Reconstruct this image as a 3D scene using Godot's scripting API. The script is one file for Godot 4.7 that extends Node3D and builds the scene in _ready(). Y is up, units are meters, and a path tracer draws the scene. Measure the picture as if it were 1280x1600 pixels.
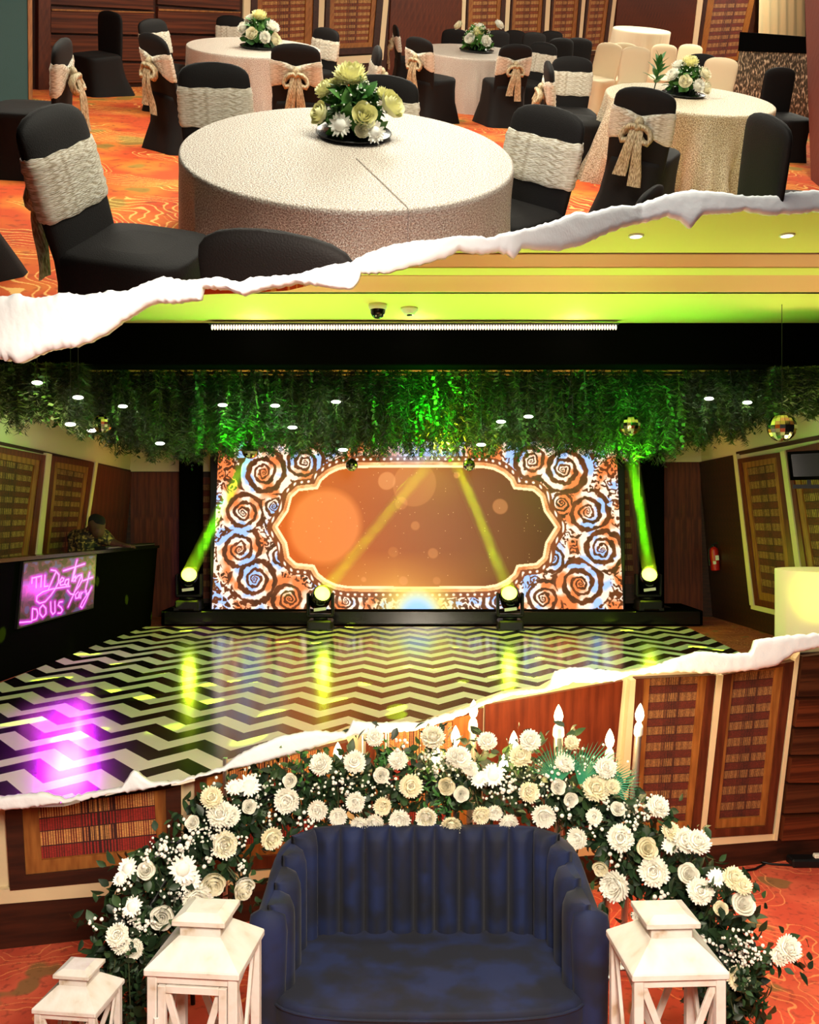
extends Node3D

# ---------------------------------------------------------------- frame: the camera stands at EYE, looks along -Z, 1400 px focal length
const EYE := Vector3(0, 2.5, 0)
const F := 1400.0
var M := {}
var used := {}
var rng := RandomNumberGenerator.new()
var n1 := Vector3.UP            # normal of the raked floor of the upper hall
const D1 := -1.39

func P(px: float, py: float, z: float) -> Vector3:
	return EYE + Vector3((px - 640.0) / F, (800.0 - py) / F, -1.0) * z

# ---------------------------------------------------------------- mesh builder
class Geo:
	var v := PackedVector3Array()
	var uv := PackedVector2Array()
	var ix := PackedInt32Array()
	func pt(p: Vector3, t := Vector2.ZERO) -> int:
		v.push_back(p)
		uv.push_back(t)
		return v.size() - 1
	func tri(a: int, b: int, c: int) -> void:
		ix.push_back(a); ix.push_back(b); ix.push_back(c)
	func face(ps: Array, ts: Array = []) -> void:      # a flat polygon, fanned
		var f := v.size()
		for i in ps.size():
			pt(ps[i], ts[i] if ts.size() else Vector2.ZERO)
		for i in range(1, ps.size() - 1):
			tri(f, f + i, f + i + 1)
	func orient(from: int) -> void:                     # closed piece: turn it the right side out
		var vol := 0.0
		var o := v[ix[from]]
		for i in range(from, ix.size(), 3):
			vol += (v[ix[i]] - o).dot((v[ix[i + 1]] - o).cross(v[ix[i + 2]] - o))
		if vol < 0.0:
			for i in range(from, ix.size(), 3):
				var k := ix[i]
				ix[i] = ix[i + 1]
				ix[i + 1] = k
	func box(c: Vector3, s: Vector3, b := Basis.IDENTITY, bev := 0.0) -> void:
		var f := ix.size()
		var h := s * 0.5
		bev = minf(bev, minf(h.x, minf(h.y, h.z)) * 0.9)
		var q := func(x: float, y: float, z: float) -> Vector3: return c + b * Vector3(x, y, z)
		for ax in 3:
			for sg in [-1.0, 1.0]:
				var a1 := (ax + 1) % 3
				var a2 := (ax + 2) % 3
				var ps := []
				for cr in [[-1, -1], [1, -1], [1, 1], [-1, 1]]:
					var p := Vector3.ZERO
					p[ax] = sg * h[ax]
					p[a1] = cr[0] * (h[a1] - bev)
					p[a2] = cr[1] * (h[a2] - bev)
					ps.push_back(q.call(p.x, p.y, p.z))
				if sg < 0.0:
					ps.reverse()
				face(ps, [Vector2(0, 0), Vector2(1, 0), Vector2(1, 1), Vector2(0, 1)])
		if bev > 0.0:
			for ax in 3:
				var a1 := (ax + 1) % 3
				var a2 := (ax + 2) % 3
				for cr in [[-1, -1], [1, -1], [1, 1], [-1, 1]]:
					var ps := []
					for e in [[-1, 0], [1, 0], [1, 1], [-1, 1]]:
						var p := Vector3.ZERO
						p[ax] = e[0] * (h[ax] - bev)
						p[a1] = cr[0] * (h[a1] - (0.0 if e[1] == 0 else bev))
						p[a2] = cr[1] * (h[a2] - (bev if e[1] == 0 else 0.0))
						ps.push_back(q.call(p.x, p.y, p.z))
					if cr[0] * cr[1] < 0:
						ps.reverse()
					face(ps)
			for sx in [-1, 1]:
				for sy in [-1, 1]:
					for sz in [-1, 1]:
						var ps := [q.call(sx * h.x, sy * (h.y - bev), sz * (h.z - bev)), q.call(sx * (h.x - bev), sy * h.y, sz * (h.z - bev)), q.call(sx * (h.x - bev), sy * (h.y - bev), sz * h.z)]
						if sx * sy * sz < 0:
							ps.reverse()
						face(ps)
		if b.determinant() < 0.0:
			orient(f)
	func bar(a: Vector3, b: Vector3, w: float, d: float, up := Vector3.UP, bev := 0.0) -> void:   # a square bar from a to b
		var y := (b - a).normalized()
		var x := y.cross(up if absf(y.dot(up)) < 0.95 else Vector3.RIGHT).normalized()
		box((a + b) * 0.5, Vector3(w, a.distance_to(b), d), Basis(x, y, x.cross(y)), bev)
	func loft(rings: Array, cap0 := true, cap1 := true) -> void:     # closed rings of equal size
		var f := ix.size()
		var n: int = rings[0].size()
		var b := v.size()
		for r in rings.size():
			for j in n:
				pt(rings[r][j], Vector2(float(j) / n, float(r) / (rings.size() - 1)))
		for r in rings.size() - 1:
			for j in n:
				var k := (j + 1) % n
				tri(b + r * n + j, b + r * n + k, b + (r + 1) * n + k)
				tri(b + r * n + j, b + (r + 1) * n + k, b + (r + 1) * n + j)
		for e in [[cap0, 0, true], [cap1, rings.size() - 1, false]]:
			if e[0]:
				var c := Vector3.ZERO
				for p in rings[e[1]]:
					c += p
				var m := pt(c / n)
				var s := v.size()
				for j in n:
					pt(rings[e[1]][j])
				for j in n:
					if e[2]:
						tri(m, s + (j + 1) % n, s + j)
					else:
						tri(m, s + j, s + (j + 1) % n)
		orient(f)
	func sheet(rows: Array, wrap := false, tile := Vector2.ONE) -> void:     # open grid, rows of points
		var b := v.size()
		var n: int = rows[0].size()
		for r in rows.size():
			for j in n:
				pt(rows[r][j], Vector2(float(j) / (n - 1) * tile.x, float(r) / (rows.size() - 1) * tile.y))
		for r in rows.size() - 1:
			for j in (n if wrap else n - 1):
				var k := (j + 1) % n
				tri(b + r * n + j, b + r * n + k, b + (r + 1) * n + k)
				tri(b + r * n + j, b + (r + 1) * n + k, b + (r + 1) * n + j)
	func tube(path: Array, rad, n := 8, ry := 1.0) -> void:     # rad: number or array
		var rings := []
		var x := Vector3.ZERO
		for i in path.size():
			var d: Vector3 = (path[mini(i + 1, path.size() - 1)] - path[maxi(i - 1, 0)]).normalized()
			if i == 0:
				x = d.cross(Vector3.UP if absf(d.y) < 0.9 else Vector3.RIGHT).normalized()
			x = (x - d * x.dot(d)).normalized()
			var y := d.cross(x)
			var r: float = rad[i] if rad is Array else rad
			var ring := PackedVector3Array()
			for j in n:
				var a := TAU * j / n
				ring.push_back(path[i] + x * cos(a) * r + y * sin(a) * r * ry)
			rings.push_back(ring)
		loft(rings)
	func lathe(prof: Array, n := 24, xf := Transform3D.IDENTITY) -> void:    # prof: [radius, height]
		var rings := []
		for p in prof:
			var ring := PackedVector3Array()
			for j in n:
				var a := TAU * j / n
				ring.push_back(xf * Vector3(cos(a) * p[0], p[1], sin(a) * p[0]))
			rings.push_back(ring)
		loft(rings)
	func ball(c: Vector3, r: Vector3, n := 12, m := 8) -> void:
		var rings := []
		for i in range(m + 1):
			var t := PI * (0.02 + 0.96 * i / m)
			var ring := PackedVector3Array()
			for j in n:
				var a := TAU * j / n
				ring.push_back(c + Vector3(cos(a) * sin(t) * r.x, cos(t) * r.y, sin(a) * sin(t) * r.z))
			rings.push_back(ring)
		loft(rings)
	func prism(poly: Array, o: Vector3, ex: Vector3, ey: Vector3, dep: Vector3) -> void:    # polygon in (ex, ey), pushed by dep
		var f := ix.size()
		var flat := PackedVector2Array(poly)
		var ids := Geometry2D.triangulate_polygon(flat)
		var lo := flat[0]
		var hi := flat[0]
		for p in flat:
			lo = lo.min(p)
			hi = hi.max(p)
		for lay in 2:
			var b := v.size()
			for p in flat:
				pt(o + ex * p.x + ey * p.y + dep * lay, Vector2((p.x - lo.x) / maxf(hi.x - lo.x, 1e-5), 1.0 - (p.y - lo.y) / maxf(hi.y - lo.y, 1e-5)))
			for i in range(0, ids.size(), 3):
				var ccw := (flat[ids[i + 1]] - flat[ids[i]]).cross(flat[ids[i + 2]] - flat[ids[i]]) > 0.0
				if ccw == (lay == 1):
					tri(b + ids[i], b + ids[i + 1], b + ids[i + 2])
				else:
					tri(b + ids[i], b + ids[i + 2], b + ids[i + 1])
		var area := 0.0
		for i in flat.size():
			area += flat[i].cross(flat[(i + 1) % flat.size()])
		var cw := area < 0.0
		for i in flat.size():
			var p := flat[i]
			var q := flat[(i + 1) % flat.size()]
			var a := o + ex * p.x + ey * p.y
			var c := o + ex * q.x + ey * q.y
			if cw:
				face([c, a, a + dep, c + dep])
			else:
				face([a, c, c + dep, a + dep])
		var good := 0.0
		for i in range(f, ix.size(), 3):
			good += (v[ix[i]] - o).dot((v[ix[i + 1]] - o).cross(v[ix[i + 2]] - o))
		if good < 0.0:
			for i in range(f, ix.size(), 3):
				var k := ix[i]
				ix[i] = ix[i + 1]
				ix[i + 1] = k
	func mesh(mat: Material) -> ArrayMesh:
		var nr := PackedVector3Array()
		nr.resize(v.size())
		var out := PackedInt32Array()
		out.resize(ix.size())
		for i in range(0, ix.size(), 3):
			var a := ix[i]
			var b := ix[i + 1]
			var c := ix[i + 2]
			var n := (v[b] - v[a]).cross(v[c] - v[a])
			nr[a] += n
			nr[b] += n
			nr[c] += n
			out[i] = a
			out[i + 1] = c
			out[i + 2] = b
		for i in nr.size():
			nr[i] = nr[i].normalized() if nr[i].length_squared() > 1e-20 else Vector3.UP
		var arr := []
		arr.resize(Mesh.ARRAY_MAX)
		arr[Mesh.ARRAY_VERTEX] = v
		arr[Mesh.ARRAY_NORMAL] = nr
		arr[Mesh.ARRAY_TEX_UV] = uv
		arr[Mesh.ARRAY_INDEX] = out
		var m := ArrayMesh.new()
		m.add_surface_from_arrays(Mesh.PRIMITIVE_TRIANGLES, arr)
		m.surface_set_material(0, mat)
		return m

# ---------------------------------------------------------------- naming and describing
func numbered(called: String) -> String:
	var k: int = used.get(called, 0)
	used[called] = k + 1
	return called if k == 0 else "%s_%03d" % [called, k]

func tag(o: Node, label: String, category := "", group := "", kind := "") -> Node:
	o.set_meta("label", label)
	if category != "": o.set_meta("category", category)
	if group != "": o.set_meta("group", group)
	if kind != "": o.set_meta("kind", kind)
	return o

func thing(called: String, label: String, category: String, xf := Transform3D.IDENTITY, group := "") -> Node3D:
	var o := Node3D.new()
	o.name = numbered(called)
	add_child(o)
	o.transform = xf
	tag(o, label, category, group)
	return o

func part(called: String, g, mat: Material, parent: Node) -> MeshInstance3D:      # g: Geo or Mesh
	var o := MeshInstance3D.new()
	o.mesh = g if g is Mesh else g.mesh(mat)
	o.name = called
	parent.add_child(o, true)
	if g is Mesh and mat:
		o.material_override = null
		o.set_surface_override_material(0, mat)
	return o

func solo(called: String, g, mat: Material, label: String, category: String, group := "", xf := Transform3D.IDENTITY) -> MeshInstance3D:
	var o := part(numbered(called), g, mat, self)
	o.transform = xf
	tag(o, label, category, group)
	return o

func struct(called: String, g, mat: Material, label: String) -> MeshInstance3D:
	var o := part(numbered(called), g, mat, self)
	tag(o, label, "", "", "structure")
	return o

func copy(o: Node3D, label: String, xf: Transform3D, group := "") -> Node3D:
	var c: Node3D = o.duplicate()
	var base := String(o.name)
	if base.length() > 4 and base[base.length() - 4] == "_" and base.right(3).is_valid_int():
		base = base.left(base.length() - 4)
	c.name = numbered(base)
	add_child(c)
	c.transform = xf
	c.set_meta("label", label)
	if group != "": c.set_meta("group", group)
	return c

func scatter(called: String, m: Mesh, xs: Array, parent: Node, cols: Array = []) -> MultiMeshInstance3D:
	var mm := MultiMesh.new()
	mm.transform_format = MultiMesh.TRANSFORM_3D
	mm.use_colors = cols.size() > 0
	mm.mesh = m
	mm.instance_count = xs.size()
	for i in xs.size():
		mm.set_instance_transform(i, xs[i])
		if cols.size():
			mm.set_instance_color(i, cols[i])
	var o := MultiMeshInstance3D.new()
	o.multimesh = mm
	o.name = called
	parent.add_child(o, true)
	o.set_meta("kind", "stuff")
	return o

# ---------------------------------------------------------------- materials
func C(r: int, g: int, b: int) -> Color:
	return Color8(r, g, b)

func mat(key: String, col: Color, rough := 0.7, metal := 0.0) -> StandardMaterial3D:
	var m := StandardMaterial3D.new()
	m.resource_name = key
	m.albedo_color = col
	m.roughness = rough
	m.metallic = metal
	M[key] = m
	return m

func tex(im: Image) -> ImageTexture:
	return ImageTexture.create_from_image(im)

func noise_im(size: int, freq: float, seed_: int, oct := 4, kind := FastNoiseLite.TYPE_SIMPLEX_SMOOTH) -> Image:
	var n := FastNoiseLite.new()
	n.noise_type = kind
	n.seed = seed_
	n.frequency = freq
	n.fractal_octaves = oct
	return n.get_seamless_image(size, size)

func graded(im: Image, stops: Array) -> Image:        # grey picture to colours; stops: [[t, Color], ...]
	var g := Gradient.new()
	g.offsets = PackedFloat32Array(stops.map(func(s): return s[0]))
	g.colors = PackedColorArray(stops.map(func(s): return s[1]))
	var w := im.get_width()
	var out := Image.create_empty(w, im.get_height(), false, Image.FORMAT_RGB8)
	var lut := []
	for i in 256:
		lut.push_back(g.sample(i / 255.0))
	for y in im.get_height():
		for x in w:
			out.set_pixel(x, y, lut[int(im.get_pixel(x, y).r * 255.0)])
	return out

func tri_tex(m: StandardMaterial3D, t: Texture2D, scale: Vector3, bump: Texture2D = null, depth := 0.0, world := false) -> void:
	m.uv1_triplanar = true
	m.uv1_world_triplanar = world
	m.uv1_scale = scale
	if t: m.albedo_texture = t
	if bump:
		m.heightmap_enabled = true
		m.heightmap_texture = bump
		m.heightmap_scale = depth

func woven(seed_: int, gold: Color, red: Color, dark: Color, bands: int, crimson: bool) -> ImageTexture:
	# a woven mat: bands of pale splints between plain bands, a column of dark bars down the middle
	var w := 192
	var h := 384
	var im := Image.create_empty(w, h, false, Image.FORMAT_RGB8)
	var r := RandomNumberGenerator.new()
	r.seed = seed_
	var tone := []
	for i in 2048:
		tone.push_back(r.randf_range(0.82, 1.1))
	for y in h:
		var t := float(y) / h * bands
		var ph := fposmod(t, 1.0)
		var light := ph < 0.55
		for x in w:
			var u := float(x) / w
			var sp := int(u * 46.0)
			var gap := fposmod(u * 46.0, 1.0) > 0.62
			var col := red
			var mid := absf(u - 0.5)
			if light:
				if mid < 0.03: col = gold if absf(mid - 0.004) > 0.006 else dark
				elif mid < 0.085: col = dark if fposmod(mid * 60.0, 1.0) > 0.45 else gold
				elif mid < 0.15: col = (dark if gap else gold.lerp(red, 0.3)) if fposmod(mid * 34.0, 1.0) < 0.6 else dark
				else: col = (dark.lerp(red, 0.55) if gap else gold)
			else:
				if mid < 0.15: col = dark if fposmod(mid * 36.0, 1.0) < 0.5 else red
				elif crimson: col = dark.lerp(red, 0.4) if gap else red
				else: col = red.lerp(dark, 0.25 if gap else 0.0)
			if ph < 0.03 or absf(ph - 0.55) < 0.02:
				col = dark
			col = col * float(tone[(sp * 7 + int(t * 2.0) * 131 + (y / 3) * 17) % 2048])
			col.a = 1.0
			im.set_pixel(x, y, col.clamp())
	return tex(im)

func carpet_im(base: Color, warm: Color, line: Color, green: Color, gap := 11.0) -> ImageTexture:
	var s := 720
	var im := Image.create_empty(s, s, false, Image.FORMAT_RGB8)
	var a := noise_im(s, 0.006, 3, 3)
	var b := noise_im(s, 0.05, 8, 3)
	# families of thin looping lines: rings about a few centres, bent by noise
	var fam := [[90, 120, 60, 210], [420, 60, 120, 230], [610, 330, 30, 170], [260, 420, 90, 260], [520, 610, 70, 220], [60, 600, 40, 150]]
	for y in s:
		for x in s:
			var p := a.get_pixel(x, y).r
			var q := b.get_pixel(x, y).r
			var col := base.lerp(warm, clampf((p - 0.35) * 3.0, 0.0, 1.0))
			col = col.lerp(base.darkened(0.35), clampf((q - 0.62) * 2.2, 0.0, 0.5))
			col = col.lerp(green, clampf((p - 0.72) * 9.0, 0.0, 0.6))
			for f in fam:
				var dx := fposmod(x - f[0] + s * 0.5, s) - s * 0.5
				var dy := fposmod(y - f[1] + s * 0.5, s) - s * 0.5
				var r := sqrt(dx * dx + dy * dy * 1.7) + (p - 0.5) * 90.0
				if r > f[2] and r < f[3] and dx * 0.6 + dy > -60.0:
					if fposmod(r, gap) < 2.6: col = col.lerp(line, 0.75)
					break
			im.set_pixel(x, y, col)
	return tex(im)

func wood(key: String, dark: Color, pale: Color, rough: float, sc := Vector3(0.9, 9.0, 9.0), seed_ := 5) -> StandardMaterial3D:
	var m := mat(key, Color.WHITE, rough)
	tri_tex(m, tex(graded(noise_im(192, 0.012, seed_, 5), [[0.2, dark], [0.5, dark.lerp(pale, 0.55)], [0.85, pale]])), sc)
	return m

func make_materials() -> void:
	var fine := tex(noise_im(256, 0.09, 11, 3))
	var coarse := tex(noise_im(256, 0.02, 12, 4))
	var m := mat("cover_black", C(15, 11, 10), 0.72)
	tri_tex(m, null, Vector3.ONE * 6.0, fine, 0.12)
	m.rim_enabled = true
	m.rim = 0.08
	m.metallic_specular = 0.35
	m.rim_tint = 0.6
	m = mat("cover_cream", C(226, 205, 168), 0.75)
	tri_tex(m, null, Vector3.ONE * 6.0, fine, 0.12)
	# crushed pale sash: wrinkles run along it
	m = mat("sash", Color.WHITE, 0.6)
	var wr := noise_im(256, 0.03, 31, 4)
	tri_tex(m, tex(graded(wr, [[0.25, C(150, 132, 104)], [0.5, C(214, 204, 182)], [0.75, C(242, 238, 226)]])), Vector3(2.6, 26.0, 2.6), tex(wr), 0.25)
	m = mat("sash_gold", Color.WHITE, 0.55, 0.15)
	tri_tex(m, tex(graded(wr, [[0.25, C(124, 102, 74)], [0.5, C(188, 168, 130)], [0.8, C(228, 212, 178)]])), Vector3(14.0, 3.0, 14.0), tex(wr), 0.25)
	# sequin cloth
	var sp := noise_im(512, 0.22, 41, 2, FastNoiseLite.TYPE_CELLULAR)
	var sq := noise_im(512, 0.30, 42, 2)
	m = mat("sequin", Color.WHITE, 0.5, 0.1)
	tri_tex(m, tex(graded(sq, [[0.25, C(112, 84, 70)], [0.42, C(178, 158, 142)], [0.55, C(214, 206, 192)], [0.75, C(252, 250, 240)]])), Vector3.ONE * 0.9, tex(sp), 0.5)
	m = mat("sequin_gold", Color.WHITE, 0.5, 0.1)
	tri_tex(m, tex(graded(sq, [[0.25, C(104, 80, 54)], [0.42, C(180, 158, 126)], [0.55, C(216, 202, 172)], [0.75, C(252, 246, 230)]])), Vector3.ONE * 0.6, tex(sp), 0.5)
	m = mat("satin_cream", C(232, 218, 186), 0.5)
	m = mat("sequin_dark", Color.WHITE, 0.35, 0.4)
	tri_tex(m, tex(graded(noise_im(256, 0.10, 45, 2), [[0.42, C(20, 16, 15)], [0.56, C(52, 42, 36)], [0.66, C(150, 134, 114)], [0.8, C(230, 220, 200)]])), Vector3(0.7, 0.4, 0.7), tex(sp), 0.6)
	# woods and walls
	wood("wood_dark", C(38, 16, 8), C(66, 30, 15), 0.5)
	wood("wood_brown", C(66, 27, 12), C(104, 48, 25), 0.45, Vector3(9.0, 0.9, 9.0), 6)
	wood("wood_red", C(78, 28, 12), C(116, 50, 24), 0.42, Vector3(6.0, 0.6, 6.0), 7)
	wood("wood_tan", C(124, 72, 28), C(166, 108, 50), 0.5, Vector3(9.0, 0.9, 9.0), 8)
	wood("wood_plank", C(58, 24, 12), C(98, 46, 24), 0.4, Vector3(0.7, 8.0, 0.7), 9)
	wood("wood_umber", C(52, 26, 14), C(86, 48, 28), 0.4, Vector3(0.7, 8.0, 0.7), 10)
	for q in [["plank_red", C(58, 24, 12), C(104, 50, 26)], ["plank_umber", C(46, 22, 12), C(84, 46, 26)]]:
		m = mat(q[0], Color.WHITE, 0.38)
		m.albedo_texture = tex(graded(noise_im(192, 0.012, 9, 5), [[0.2, q[1]], [0.5, q[1].lerp(q[2], 0.55)], [0.85, q[2]]]))
		m.uv1_scale = Vector3(0.35, 2.5, 1)
	m = mat("plaster", C(226, 206, 164), 0.8)
	tri_tex(m, null, Vector3.ONE, coarse, 0.3)
	m = mat("plaster_white", C(226, 210, 184), 0.8)
	m = mat("ceiling_cream", C(226, 214, 128), 0.75)
	m = mat("moulding_pink", C(232, 170, 140), 0.6)
	m = mat("teal_board", C(48, 78, 76), 0.85)
	tri_tex(m, null, Vector3.ONE * 4.0, fine, 0.2)
	m = mat("terracotta", C(112, 44, 24), 0.8)
	tri_tex(m, null, Vector3.ONE, coarse, 0.4)
	m = mat("curtain", C(240, 228, 176), 0.7)
	m.backlight_enabled = true
	m.backlight = Color(0.3, 0.27, 0.18)
	m = mat("mat_brown", Color.WHITE, 0.8)
	m.albedo_texture = woven(1, C(160, 116, 66), C(98, 36, 20), C(54, 18, 11), 9, false)
	m = mat("mat_gold", Color.WHITE, 0.8)
	m.albedo_texture = woven(2, C(196, 152, 86), C(134, 66, 30), C(74, 30, 16), 9, false)
	m = mat("mat_crimson", Color.WHITE, 0.8)
	m.albedo_texture = woven(3, C(206, 150, 84), C(158, 40, 32), C(58, 24, 22), 2, true)
	# carpets
	m = mat("carpet_orange", Color.WHITE, 0.95)
	m.albedo_texture = carpet_im(C(204, 72, 18), C(220, 120, 34), C(252, 214, 124), C(120, 120, 48), 13.0)
	m.uv1_scale = Vector3.ONE * 0.24
	m = mat("carpet_red", Color.WHITE, 0.95)
	m.albedo_texture = carpet_im(C(196, 70, 46), C(214, 92, 62), C(240, 160, 96), C(104, 104, 52), 22.0)
	m.uv1_scale = Vector3.ONE * 0.42
	m = mat("carpet_rust", Color.WHITE, 0.95)
	m.albedo_texture = carpet_im(C(140, 52, 30), C(166, 72, 42), C(206, 130, 90), C(90, 80, 44), 18.0)
	m.uv1_scale = Vector3.ONE * 0.42
	# dance floor: one period of a printed zigzag
	var im := Image.create_empty(256, 256, false, Image.FORMAT_RGB8)
	for y in 256:
		for x in 256:
			var zz := absf(x / 128.0 - 1.0) * 0.62
			im.set_pixel(x, y, C(236, 232, 222) if fposmod(y / 256.0 + zz, 1.0) < 0.5 else C(14, 11, 10))
	m = mat("zigzag", Color.WHITE, 0.16)
	m.albedo_texture = tex(im)
	m.metallic_specular = 0.6
	# plain things
	mat("black_cloth", C(4, 4, 4), 0.95).metallic_specular = 0.08
	mat("black_metal", C(20, 20, 22), 0.45, 0.4)
	mat("black_gloss", C(14, 14, 16), 0.18)
	mat("white_plastic", C(226, 222, 208), 0.5)
	mat("silver", C(206, 204, 198), 0.28, 0.9)
	mat("mirror", C(230, 224, 206), 0.08, 1.0)
	mat("red_paint", C(184, 24, 20), 0.3)
	mat("paper_label", C(236, 232, 222), 0.8)
	m = mat("paper", C(240, 240, 244), 0.9)
	tri_tex(m, null, Vector3.ONE * 3.0, tex(noise_im(256, 0.05, 51, 5)), 0.1)
	m = mat("whitewash", Color.WHITE, 0.6)
	tri_tex(m, tex(graded(noise_im(256, 0.02, 52, 5), [[0.1, C(170, 150, 126)], [0.28, C(198, 190, 179)], [0.6, C(208, 203, 197)]])), Vector3.ONE * 1.2, fine, 0.08)
	m = mat("velvet", Color.WHITE, 0.8)
	tri_tex(m, tex(graded(noise_im(256, 0.014, 53, 4), [[0.3, C(3, 8, 28)], [0.7, C(7, 26, 70)]])), Vector3.ONE * 0.9)
	m.rim_enabled = true
	m.rim = 0.08
	m.rim_tint = 0.9
	# plants
	m = mat("petal_white", C(250, 248, 238), 0.65)
	m.backlight_enabled = true
	m.backlight = Color(0.35, 0.33, 0.26)
	m = mat("petal_cream", C(246, 240, 214), 0.65)
	m.backlight_enabled = true
	m.backlight = Color(0.35, 0.32, 0.2)
	m = mat("petal_yellow", C(244, 240, 184), 0.65)
	mat("flower_heart", C(206, 200, 92), 0.7)
	m = mat("leaf_dark", C(34, 62, 30), 0.5)
	m.vertex_color_use_as_albedo = true
	m.albedo_color = Color.WHITE
	m.backlight_enabled = true
	m.backlight = Color(0.12, 0.16, 0.06)
	m = mat("leaf_green", C(46, 100, 36), 0.5)
	m.backlight_enabled = true
	m.backlight = Color(0.12, 0.2, 0.05)
	m = mat("palm_teal", C(58, 150, 112), 0.5)
	mat("stem", C(62, 72, 40), 0.7)
	# people
	mat("skin", C(78, 48, 34), 0.7)
	mat("hair", C(6, 5, 5), 0.95)
	m = mat("shirt", Color.WHITE, 0.8)
	tri_tex(m, tex(graded(noise_im(128, 0.05, 61, 2), [[0.3, C(16, 14, 14)], [0.6, C(26, 22, 18)], [0.66, C(150, 124, 60)], [0.9, C(200, 170, 90)]])), Vector3.ONE * 2.5)
	glow("lens_glow", C(226, 255, 90), 5.0)
	glow("strip_glow", C(255, 232, 214), 1.3)
	glow("lamp_glow", C(255, 250, 236), 3.0)
	glow("pin_glow", C(255, 255, 240), 4.0)
	glow("candle_glow", C(255, 236, 190), 6.0)

func glow(key: String, col: Color, energy: float) -> StandardMaterial3D:
	var m := mat(key, col, 0.5)
	m.emission_enabled = true
	m.emission = col
	m.emission_energy_multiplier = energy
	return m

# ---------------------------------------------------------------- planes of the setting
class Plane4:
	var o: Vector3
	var ex: Vector3
	var ey: Vector3
	var n: Vector3
	var eye: Vector3
	func _init(o_: Vector3, along: Vector3, up: Vector3, eye_: Vector3) -> void:
		o = o_
		ex = along.normalized()
		ey = (up - ex * up.dot(ex)).normalized()
		n = ex.cross(ey)
		eye = eye_
	func at(px: float, py: float) -> Vector2:           # where the line of sight meets the plane
		var d := Vector3((px - 640.0) / 1400.0, (800.0 - py) / 1400.0, -1.0)
		var p := eye + d * ((o - eye).dot(n) / d.dot(n)) - o
		return Vector2(p.dot(ex), p.dot(ey))
	func w(p: Vector2, depth := 0.0) -> Vector3:
		return o + ex * p.x + ey * p.y + n * depth

func on(pl: Plane4, quads: Array, d0: float, d1: float) -> Geo:       # prisms on a plane; corners are points of it
	var g := Geo.new()
	for q in quads:
		var ps := []
		for i in range(0, q.size(), 2):
			ps.push_back(pl.at(q[i], q[i + 1]))
		g.prism(ps, pl.o + pl.n * d0, pl.ex, pl.ey, pl.n * (d1 - d0))
	return g

func bilin(c: Array, u: float, v: float) -> Vector2:
	return (c[0] as Vector2).lerp(c[1], u).lerp((c[3] as Vector2).lerp(c[2], u), v)

func wall_panel(pl: Plane4, parent: Node, outer: Array, inner: Array, mt: Array, weave: String, rim := "wood_brown", fillet := "wood_tan") -> void:
	# outer / inner / mat: corner points bottom-left, bottom-right, top-right, top-left
	var cs := []
	for q in [outer, inner, mt]:
		var ps := []
		for i in range(0, 8, 2):
			ps.push_back(pl.at(q[i], q[i + 1]))
		cs.push_back(ps)
	var f := Geo.new()
	var t := Geo.new()
	for k in 4:
		var j := (k + 1) % 4
		f.prism([cs[0][k], cs[0][j], cs[1][j], cs[1][k]], pl.o, pl.ex, pl.ey, pl.n * 0.045)
		t.prism([cs[1][k], cs[1][j], cs[2][j], cs[2][k]], pl.o, pl.ex, pl.ey, pl.n * 0.030)
	var o := part("wall_panel", f, M[rim], parent)
	part("fillet", t, M[fillet], o)
	var rows := []
	for i in 5:
		var row := PackedVector3Array()
		for k in 5:
			row.push_back(pl.w(bilin(cs[2], k / 4.0, 1.0 - i / 4.0), 0.012))
		rows.push_back(row)
	var s := Geo.new()
	s.sheet(rows)
	part("woven_mat", s, M[weave], o)

func floor_plane(called: String, pl: Plane4, pts: Array, thick: float, m: String, label: String, uvk := 1.0) -> Node:
	var g := Geo.new()
	g.prism(pts, pl.o - pl.n * thick, pl.ex, pl.ey, pl.n * thick)
	for i in g.v.size():
		g.uv[i] = Vector2((g.v[i] - pl.o).dot(pl.ex), -(g.v[i] - pl.o).dot(pl.ey)) * uvk
	return struct(called, g, M[m], label)

const TORN_A_TOP := [0, 463, 12, 462, 27, 458, 45, 464, 69, 465, 100, 456, 131, 461, 172, 454, 199, 454, 224, 443, 251, 432, 292, 437, 344, 433, 378, 441, 392, 433, 420, 432, 445, 430, 469, 429, 487, 421, 518, 414, 547, 409, 581, 392, 612, 383, 645, 377, 679, 374, 720, 368, 746, 368, 765, 372, 780, 366, 832, 355, 856, 347, 870, 344, 899, 331, 924, 332, 964, 321, 992, 321, 1035, 306, 1071, 297, 1118, 299, 1165, 306, 1208, 306, 1240, 299, 1280, 297]
const TORN_A_LOW := [0, 561, 9, 564, 15, 561, 29, 569, 45, 559, 69, 549, 120, 540, 162, 523, 186, 504, 210, 489, 227, 477, 241, 472, 275, 474, 292, 470, 313, 468, 316, 450, 337, 450, 357, 452, 378, 462, 406, 452, 420, 449, 439, 447, 465, 441, 506, 447, 544, 452, 559, 443, 563, 426, 607, 426, 630, 419, 697, 402, 716, 391, 757, 396, 780, 392, 806, 403, 816, 387, 870, 391, 890, 388, 917, 380, 938, 369, 974, 355, 1043, 338, 1064, 344, 1080, 357, 1097, 335, 1143, 333, 1165, 329, 1201, 336, 1280, 331]
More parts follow.
